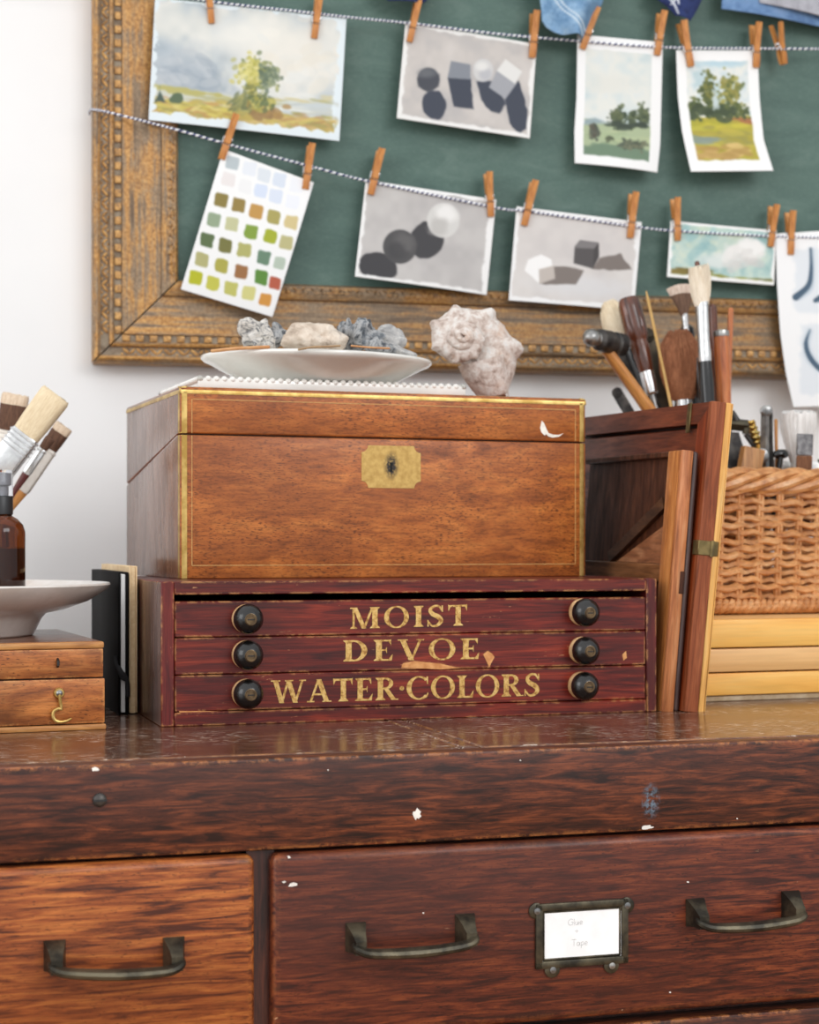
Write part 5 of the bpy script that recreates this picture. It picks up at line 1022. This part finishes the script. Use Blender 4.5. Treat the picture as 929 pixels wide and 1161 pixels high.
# soft white brush and bits around it
t, M, L = tool('blush_brush', 'soft white translucent brush head at the right end of the basket', 'brush', at_d(906, 600, D - .02), at_d(906, 468, D - .02))
b = MB(); bundle(b, L - .052, L, [.0085, .0115, .0145, .0168, .0175, .0165], .85, n=36, rag=.002, seed=12, strands=90); b.build('hair', hairmat('white_soft_hair', (226, 222, 218), (242, 240, 238)), t)
b = MB(); b.tube([V((0, 0, 0)), V((0, 0, L - .0525))], [.005, .0085], 14); b.build('handle', M_['ceramic'], t)
t, M, L = tool('palette_knife', 'flat square ended paint brush with dark stained hair before the white brush', 'brush', at_d(910, 600, D - .05), at_d(913, 492, D - .05))
b = MB(); b.box((-.0083, -.0018, L - .022), (.0083, .0018, L), .0008, 1); b.build('ferrule', plain('tarnished_ferrule', (96, 94, 96), .35, .7, 0, (150, 148, 148), 120), t)
b = MB(); b.box((-.0081, -.0020, L - .037), (.0081, .0020, L - .0222), .0010, 1); b.build('hair', hairmat('rusty_hair', (92, 58, 38), (140, 94, 64)), t)
b = MB(); b.box((-.0078, -.0022, 0), (.0078, .0022, L - .0372), .0012, 1); b.build('handle', m_rose, t)
for i, (x, y, r_, lab) in enumerate(((889, 529, .019, 'crumpled white tissue under the white brush'), (930, 531, .014, 'crumpled white tissue at the picture edge beside the stained brush'))):
    b = MB(); b.ell((0, 0, 0), (r_, r_ * .8, r_ * .75), None, 4, 0, .008, 55, 3 + i); o = b.build('tissue', plain('tissue_paper', (236, 236, 234), .8), None, loc=at_d(x, y + 6, D + .004 - .024 * i), smooth=60); tag(o, lab, 'tissue', TG_)
o0 = at_d(934, 560, D + .03); b = MB(); b.lathe([(.0115, -.03), (.0115, .026), (.009, .030), (.006, .032), (.006, .037), (.0005, .037)], 22); o = b.build('paint_bottle', plain('olive_plastic', (84, 100, 72), .4), None, loc=o0); tag(o, 'olive green paint bottle at the right picture edge in the basket', 'bottle', TG_)
# ------------------------------------------------------------------ ribbed white tray and plate of shells on the box
ZL = TOP + CH + WH                                         # lid height
u0 = on_plane(WM, 224, 440, .022).x; u1 = on_plane(WM, 530, 450, .022).x
RTm = WM @ Matrix.Translation((u0, .022, WH + .0006)); tl = u1 - u0; td = .17; th = .0112
RT_ = thing('ceramic_tray', 'flat white ceramic tray with a toothed rim under the plate of shells', 'tray', M=RTm)
b = MB(); b.box((.003, .003, 0), (tl - .003, td - .003, .007), .0015, 2); b.build('tray_base', M_['ceramic'], RT_)
b = MB(); pitch = .0072
def teeth(p, d, L):
    n = int(L / pitch); 
    for i in range(n + 1):
        c = p + d * (i * L / n); b.ell((c.x, c.y, th - .0022), (.0031, .0031, .0030), None, 2)
teeth(V((.003, .003, 0)), V((1, 0, 0)), tl - .006); teeth(V((.003, td - .003, 0)), V((1, 0, 0)), tl - .006); teeth(V((.003, .003, 0)), V((0, 1, 0)), td - .006); teeth(V((tl - .003, .003, 0)), V((0, 1, 0)), td - .006)
b.box((.001, .001, 0), (tl - .001, .0058, th - .0014), .0012, 2); b.box((.001, td - .005, 0), (tl - .001, td - .001, th - .0022), .0012, 2); b.build('toothed_rim', M_['ceramic'], RT_)
# plate
pc = at_xd(358.5, ZL + .0116, 1.640)
PLm = Matrix.Translation(pc) @ Matrix.Rotation(-YAW, 4, 'Z') @ Matrix.Rotation(R(1.2), 4, 'Y') @ Matrix.Rotation(R(1.2), 4, 'X')
PLT = thing('shell_plate', 'round white plate holding grey shells on top of the brass-edged box', 'plate', M=PLm)
prof = [(.0001, 0.002), (.060, .002), (.062, .0), (.066, .0), (.070, .004), (.086, .0115), (.100, .0190), (.1055, .0212), (.1080, .0236), (.1080, .0256), (.1064, .0266), (.103, .0258), (.094, .0205), (.078, .012), (.066, .0075), (.0001, .0070)]
b = MB(); b.lathe(prof, 72); b.build('plate_body', M_['ceramic'], PLT, smooth=60)
# shells
SG = 'grey shells on the white plate'
def shellmat(name, cols, sc=60, bands=False):
    k = NT(name); n = k.noise(k.coord((1, 1, 2.2) if bands else (1, 1, 1)), sc, 6, .65, 1.2 if bands else .4); st = np.linspace(.3, .7, len(cols)); k.bump(n, .5, .002); return k.fin(k.ramp(n, [(float(p), C(c)) for p, c in zip(st, cols)]), .55)
sm1 = shellmat('grey_swirl_shell', [(44, 48, 52), (150, 148, 146), (226, 220, 212), (84, 88, 92), (232, 226, 218)], 70, True)
sm2 = shellmat('tan_shell', [(140, 122, 106), (196, 178, 160), (220, 206, 190), (170, 158, 148)], 60)
sm3 = shellmat('dark_shell', [(36, 40, 46), (92, 98, 104), (168, 168, 168), (44, 50, 58), (120, 124, 130)], 75)
sm4 = shellmat('pale_shell', [(124, 124, 126), (176, 174, 172), (216, 212, 206)], 60, True)
def oyster(label, px, py, d, r, rot, mat, seed, cup=.55, disp=.3):
    def fn(p, q):
        q = q.copy()
        h_ = V((.45, -.62, .64)).normalized(); q = q * (1 - .55 * math.exp(-((p - h_).length / .42) ** 2))
        if p.z > .1: q.z *= (1 - cup)                     # hollowed side
        a = math.atan2(p.y, p.x); rr = 1 + .10 * math.sin(5 * a + seed) + .06 * math.sin(9 * a + seed * 2); q.x *= rr; q.y *= rr; return q
    b = MB(); b.ell((0, 0, 0), r, Matrix.Rotation(rot[2], 4, 'Z') @ Matrix.Rotation(rot[0], 4, 'X') @ Matrix.Rotation(rot[1], 4, 'Y'), 4, 0, disp * min(r), 75, seed, fn)
    o = b.build('shell', mat, None, loc=at_d(px, py, d), smooth=70); return tag(o, label, 'shell', SG)
oyster('grey and white swirled shell at the left end of the plate', 297, 379, 1.585, (.0185, .014, .0175), (R(70), .2, .3), sm1, 1, .7, .5)
oyster('small dark grey shell between the swirled shell and the tan shell', 318, 379, 1.60, (.010, .010, .013), (R(50), .3, 1), sm3, 2, .4, .5)
oyster('large tan cupped shell in the middle of the plate', 356, 383, 1.58, (.0300, .017, .0165), (R(30), -.05, .1), sm2, 3, .3, .28)
oyster('dark blue grey craggy shell right of the tan shell', 413, 380, 1.60, (.0195, .015, .0165), (R(60), .2, 2), sm3, 4, .5, .5)
oyster('pale curved shell standing near the right of the plate', 446, 382, 1.615, (.0135, .006, .0170), (R(-10), .5, -.3), sm4, 5, .4, .4)
oyster('narrow pale shell lying at the right rim of the plate', 452, 396, 1.60, (.0180, .006, .0055), (R(20), R(18), .1), sm4, 6, .4, .4)
oyster('lumpy dark shell fragment before the pale curved shell', 430, 391, 1.585, (.0165, .010, .0085), (R(10), .1, .5), sm3, 7, .3, .6)
oyster('small blue grey shell tucked behind the dark craggy shell', 396, 374, 1.64, (.0115, .010, .012), (R(40), .4, 1.4), sm3, 8, .4, .5)
def twig(label, pts, r, mat):
    P = [at_d(*p) for p in pts]; b = MB(); b.tube(spline(P, 4), r, 7); o = b.build('twig', mat, None, loc=P[0], world=True); tag(o, label, 'twig', 'thin twigs on the plate rim')
tw1 = plain('straw_twig', (186, 128, 78), .6, 0, 0, (206, 156, 106), 90); tw2 = plain('brown_twig', (138, 108, 76), .6, 0, 0, (170, 140, 104), 90)
twig('orange straw twig at the left rim of the plate', [(240, 398, 1.555), (270, 395, 1.545), (306, 393.5, 1.54)], .0016, tw1)
twig('knobbly brown twig over the front rim before the tan shell', [(338, 396.5, 1.528), (355, 393.5, 1.528), (372, 393, 1.53), (386, 392, 1.535)], .0010, tw2)
twig('pale straight twig at the front rim before the dark shells', [(398, 392, 1.53), (420, 394, 1.535), (442, 395, 1.54)], .0009, tw1)
# whelk
k = NT('whelk_shell'); n1 = k.noise(k.coord(), 120, 6, .7, .3); n2 = k.noise(k.coord(), 42, 4, .6)
c = k.ramp(n1, [(.32, C(150, 128, 116)), (.46, C(204, 188, 178)), (.6, C(226, 220, 214)), (.75, C(206, 206, 208))]); c = k.mix(k.grey(n2, .55, .72, 0, .55), c, C(206, 168, 140)); k.bump(n1, .8, .003); whm = k.fin(c, .75)
def whelk():
    b = MB(); rings = []; N, n = 330, 26; turns = 3.55; g = math.log(1.85) / (2 * math.pi); a_end = R(-52)
    for i in range(N):
        f = i / (N - 1); th_ = a_end + 2 * math.pi * turns * (1 - f) ; grow = math.exp(-g * (2 * math.pi * turns * (1 - f)))
        t_ = max(0.0, 1 - (th_ - a_end) / R(142)); rc = .0215 * grow * (1 + .72 * t_ ** 1.3); tube_r = .0162 * grow * (1 + .72 * t_); c = V((rc * math.cos(th_), 0, rc * math.sin(th_))); rad = V((math.cos(th_), 0, math.sin(th_)))
        back = .030 * grow * (1 + .5 * t_) - .014; ring = []
        kn = (max(0, math.cos(th_ * 7.0 + .6)) ** 1.5) * min(1, max(0, (grow - .42) / .2))
        for j in range(n):
            p = 2 * math.pi * j / n; x, y = math.cos(p), math.sin(p)
            sh = math.exp(-((p - R(22)) / .50) ** 2) if p < math.pi else 0     # shoulder carrying the knobs
            r_ = tube_r * (1 + (.04 + .42 * kn) * sh); ey_ = 1.5 if y < 0 else .85
            ring.append(c + rad * (r_ * x) + V((0, -r_ * y * ey_ + back, 0)))
        rings.append(ring)
    b.ring_surface(rings)
    for v in b.bm.verts: v.co += v.co.normalized() * (.0013 * mnoise.fractal(v.co * 150, 1, 2, 4))
    # the broken canal end pointing down to the right
    e = V((.0345 * math.cos(a_end), .016, .0345 * math.sin(a_end)))
    b.tube(spline([e + V((-.002, .0, .010)), e + V((.002, .002, -.002)), e + V((.007, .004, -.014)), e + V((.010, .005, -.025))], 5), interp([0, .3, .7, 1], [.0225, .0215, .0175, .0125], 16), 22, flat=.8)
    return b
p0w = at_d(524, 393, 1.66)
b = whelk(); bm_ = b.bm; Mw = Matrix.Rotation(R(10) - YAW, 4, 'Z') @ Matrix.Rotation(R(-6), 4, 'X')
Mw = Mw @ Matrix.Diagonal((1.10, 1.0, 1.0, 1))
bmesh.ops.transform(bm_, matrix=Mw, verts=bm_.verts[:])
lo = min(v.co.z for v in bm_.verts); p0w.z = ZL - lo + .0006
o = b.build('whelk_shell', whm, None, loc=p0w, smooth=70); tag(o, 'large knobbed spiral whelk shell on the box lid right of the plate', 'shell')

# ------------------------------------------------------------------ left side: dish, bottle, brushes, notebooks
zt = TOP + SH + .0005
dc = at_xd(-82, zt, 1.462)
DSm = Matrix.Translation(dc); DS = thing('footed_dish', 'white footed ironstone dish on the small oak box', 'dish', M=DSm)
zr = (CAM.z + (HOR - 661) / FPX * 1.462) - zt
prof = [(.0001, .006), (.070, .006), (.078, .001), (.0855, 0), (.0875, .002), (.0930, .0135), (.0972, .0185), (.112, .0215), (.132, .0285), (.1470, zr - .006), (.1508, zr - .0015), (.1500, zr), (.1470, zr - .0008), (.130, zr - .0085), (.112, .0275), (.095, .0245), (.080, .0140), (.0001, .0125)]
b = MB(); b.lathe(prof, 80); b.build('dish_body', M_['stone'], DS, smooth=60)
BR = .0206; bc = at_xd(0.5, zt + .0136, 1.470)
BT = thing('spray_bottle', 'amber glass bottle with black collar and clear cap in the white dish', 'bottle', loc=bc)
zq = lambda py: CAM.z + (HOR - py) / FPX * 1.47 - bc.z
k = NT('amber_glass'); k.fin(C(110, 50, 10), .05); k.b.inputs['Transmission Weight'].default_value = .92; k.b.inputs['IOR'].default_value = 1.45
b = MB(); b.lathe([(.0001, .001), (BR - .003, 0), (BR - .0006, .0014), (BR, .004), (BR, zq(603)), (BR - .0018, zq(595)), (BR - .0062, zq(588.5)), (.0098, zq(585)), (.0092, zq(582)), (.0090, zq(577)), (.0001, zq(577))], 44); b.build('bottle_body', k.m, BT, smooth=50)
b = MB(); b.lathe([(.0001, .003), (BR - .0022, .003), (BR - .0018, .006), (BR - .0018, zq(622)), (.0001, zq(622))], 36); b.build('liquid', plain('dark_liquid', (58, 26, 10), .2), BT)
b = MB(); b.lathe([(.0088, zq(584)), (.0104, zq(583)), (.0104, zq(563.5)), (.0100, zq(562.5)), (.0001, zq(562.5))], 36); b.build('collar', plain('black_plastic', (28, 28, 30), .4), BT)
k = NT('clear_plastic'); k.fin(C(240, 242, 246), .05); k.b.inputs['Transmission Weight'].default_value = 1.0; k.b.inputs['IOR'].default_value = 1.3
b = MB(); b.lathe([(.0102, zq(562.3)), (.0102, zq(535)), (.0094, zq(533)), (.0001, zq(533))], 32); b.build('clear_cap', k.m, BT)
b = MB(); b.lathe([(.0052, zq(562.4)), (.0052, zq(552)), (.0070, zq(550)), (.0070, zq(537)), (.0001, zq(536))], 24); b.build('spray_head', plain('grey_plastic', (150, 150, 154), .4), BT)
# jar and brushes just left of the picture
jc = at_xd(-80, TOP, 1.70); b = MB(); b.lathe([(.0001, .002), (.044, 0), (.047, .003), (.047, .115), (.0478, .118), (.045, .118), (.0445, .006), (.0001, .006)], 40); o = b.build('brush_jar', M_['ceramic'], None, loc=jc); tag(o, 'white ceramic jar of brushes behind the footed dish', 'jar')
BG_ = 'brushes fanned out behind the spray bottle'
def jarbrush(label, px0, py0, px1, py1, d, hairlen, w, th, hm, hm2, fl, mats, rings_=0, hnd=None, base=652):
    tip = at_d(px1, py1, d); mid = at_d(px0, py0, d); dirn = (mid - tip).normalized(); tt = (TOP + .03 - mid.z) / dirn.z; bot = mid + dirn * min(tt, .26)
    t, M, L = tool('paint_brush', label, 'brush', bot, tip, BG_)
    b = MB(); rg = []
    for i, (z, a, q) in enumerate(((L - hairlen, .94, .8), (L - hairlen * .7, 1.0, 1.05), (L - hairlen * .3, 1.04, 1.1), (L - hairlen * .06, 1.06, .95), (L, .98, .55))):
        n = 28; rg.append([V((math.copysign(abs(math.cos(2 * math.pi * j / n)) ** .55, math.cos(2 * math.pi * j / n)) * w * a, math.copysign(abs(math.sin(2 * math.pi * j / n)) ** .7, math.sin(2 * math.pi * j / n)) * th * q, z + (RNG.random() - .5) * .0015 * i / 4)) for j in range(n)])
    b.ring_surface(rg, mi=(lambda i: 1 if i >= 2 else 0) if hm2 else 0); b.build('hair', [hm] + ([hm2] if hm2 else []), t, smooth=60)
    b = MB(); z0 = L - hairlen
    b.box((-w * .98, -th * .82, z0 - fl), (w * .98, th * .82, z0 + .001), .003, 2)
    for r_ in range(rings_): zz_ = z0 - .003 - r_ * .0045; b.box((-w * 1.03, -th * .9, zz_ - .001), (w * 1.03, th * .9, zz_ + .001), .0008, 1)
    b.build('ferrule', mats, t)
    b = MB(); b.tube([V((0, 0, 0)), V((0, 0, (z0 - fl) * .5)), V((0, 0, z0 - fl - .02)), V((0, 0, z0 - fl + .001))], [.006, .0075, w * .6, w * .9], 14, flat=.5, flatdir=(0, 1, 0)); b.build('handle', hnd, t)
    return t
cream = hairmat('gesso_hair', (214, 190, 152), (236, 218, 186)); dkh = hairmat('badger_hair', (74, 48, 36), (116, 82, 62)); tiph = hairmat('badger_tip', (196, 168, 140), (226, 206, 182))
wht = plain('white_ferrule', (216, 206, 194), .4, .2, 0, (232, 226, 218), 40)
tt_ = jarbrush('big flat cream haired brush with wire bound ferrule behind the bottle', 30, 492, 64, 447, 1.63, .0465, .0140, .0085, cream, None, .042, M_['silver'], 4, plain('painted_handle', (226, 216, 200), .4))
jarbrush('dark badger brush with pale tip left of the cream brush', 11, 487, 18, 447, 1.70, .036, .0125, .007, dkh, tiph, .03, wht, 2, m_org)
jarbrush('dark brush head poking out right below the cream brush', 56, 508, 73, 483, 1.70, .026, .0085, .006, dkh, tiph, .05, wht, 1, m_handle)
jarbrush('slim maroon handled brush between the cream brush and the bottle', 40, 522, 57, 497, 1.68, .012, .0045, .004, dkh, None, .03, M_['silver'], 1, plain('maroon_handle', (84, 30, 28), .4))
# notebooks standing left of the red cabinet
NBm = Matrix.Translation(at_z(134.2, 811)) @ Matrix.Rotation(R(17.2) - YAW, 4, 'Z')
NB = thing('notebook', 'black hardback notebook with elastic strap standing beside the small oak box', 'notebook', M=NBm)
nt, nd, nh = .0088, .188, .1225
bk = plain('black_cover', (15, 14, 14), .6, 0, 0, (22, 21, 21), 40, spec=.05)
b = MB(); b.box((0, 0, 0), (.0022, nd, nh), .0009, 2); b.box((nt - .0022, 0, 0), (nt, nd, nh), .0009, 2); b.box((0, nd - .002, 0), (nt, nd, nh), .0009, 2); b.build('cover', bk, NB)
k = NT('page_edges'); n = k.noise(k.coord((2200, 1, 1)), 1, 2); b = MB(); b.box((.0024, .0025, .002), (nt - .0024, nd - .0025, nh - .002), .0005, 1); b.build('pages', k.fin(k.ramp(n, [(.3, C(224, 223, 220)), (.7, C(246, 246, 244))]), .8), NB)
el = plain('elastic', (34, 34, 36), .8); b = MB()
q = [on_plane(NBm, x, y, v) for x, y, v in ((131.5, 744, .010), (133, 753, .002), (137, 761, -.004), (142, 767, -.004), (145, 776, -.002), (145.5, 790, -.001))]
b.tube(spline(q, 6), .0022, 8, flat=.35, flatdir=(0, -1, 0)); q = [on_plane(NBm, x, y, v) for x, y, v in ((134, 757, .001), (138, 768, -.003), (143, 771, -.003))]; b.tube(spline(q, 5), .0016, 8, flat=.4, flatdir=(0, -1, 0)); b.build('elastic_strap', el, NB)
KRm = NBm @ Matrix.Translation((nt + .0010, .004, 0))
KR = thing('kraft_sketchbook', 'tan kraft sketchbook standing between the black notebook and red cabinet', 'sketchbook', M=KRm)
kp = plain('kraft_paper', (224, 192, 148), .75, 0, 0, (238, 212, 172), 60); b = MB()
for x0_, x1_ in ((.0, .0011), (.0058, .0069)):
    b.box((x0_, -.001, .0015), (x1_, .187, .1275), .0004, 1)
b.box((.0, .185, .0015), (.0069, .187, .1275), .0004, 1); b.build('cover', kp, KR)
b = MB(); b.ring_surface([[V((.0014, .001, z)), V((.0034, .0006, z)), V((.0055, .001, z)), V((.0055, .184, z)), V((.0014, .184, z))] for z in np.linspace(.0012, .1262, 9)]); b.build('pages', plain('kraft_pages', (214, 184, 142), .8, 0, 0, (226, 200, 160), 200), KR)

# ------------------------------------------------------------------ light
def area(name, loc, target, sx, sy, power, col=(1, 1, 1)):
    l = bpy.data.lights.new(name, 'AREA'); l.shape = 'RECTANGLE'; l.size, l.size_y = sx, sy; l.energy = power; l.color = col
    o = bpy.data.objects.new(name, l); COL.objects.link(o); o.location = loc; o.rotation_euler = (V(target) - V(loc)).to_track_quat('-Z', 'Y').to_euler(); return o
area('window_daylight', (-2.35, -2.0, 1.95), (0, -.3, 1.1), 1.5, 1.5, 19, (.975, .988, 1))
area('front_fill', (1.7, -3.3, 2.75), (.1, -.3, 1.0), 1.8, 1.2, 40, (.975, .988, 1))  # added soft fill from high front right, no known window there
w = bpy.data.worlds.new('room_light'); scene.world = w; w.use_nodes = True
bg = w.node_tree.nodes['Background']; wt = w.node_tree; tcw = wt.nodes.new('ShaderNodeTexCoord'); dt = wt.nodes.new('ShaderNodeVectorMath'); dt.operation = 'DOT_PRODUCT'; dt.inputs[1].default_value = V((-.62, -.38, .68)).normalized()
mr = wt.nodes.new('ShaderNodeMapRange'); mr.inputs[1].default_value = -.45; mr.inputs[2].default_value = 1; mr.inputs[3].default_value = .62; mr.inputs[4].default_value = 1.32
wt.links.new(tcw.outputs['Generated'], dt.inputs[0]); wt.links.new(dt.outputs['Value'], mr.inputs[0]); wt.links.new(mr.outputs[0], bg.inputs[1]); bg.inputs[0].default_value = (.97, .985, 1, 1)
scene.view_settings.view_transform = 'Standard'; scene.view_settings.look = 'None'; scene.view_settings.gamma = 1; scene.view_settings.use_curve_mapping = False
scene.view_settings.exposure = .03
scene.cycles.use_denoising = True
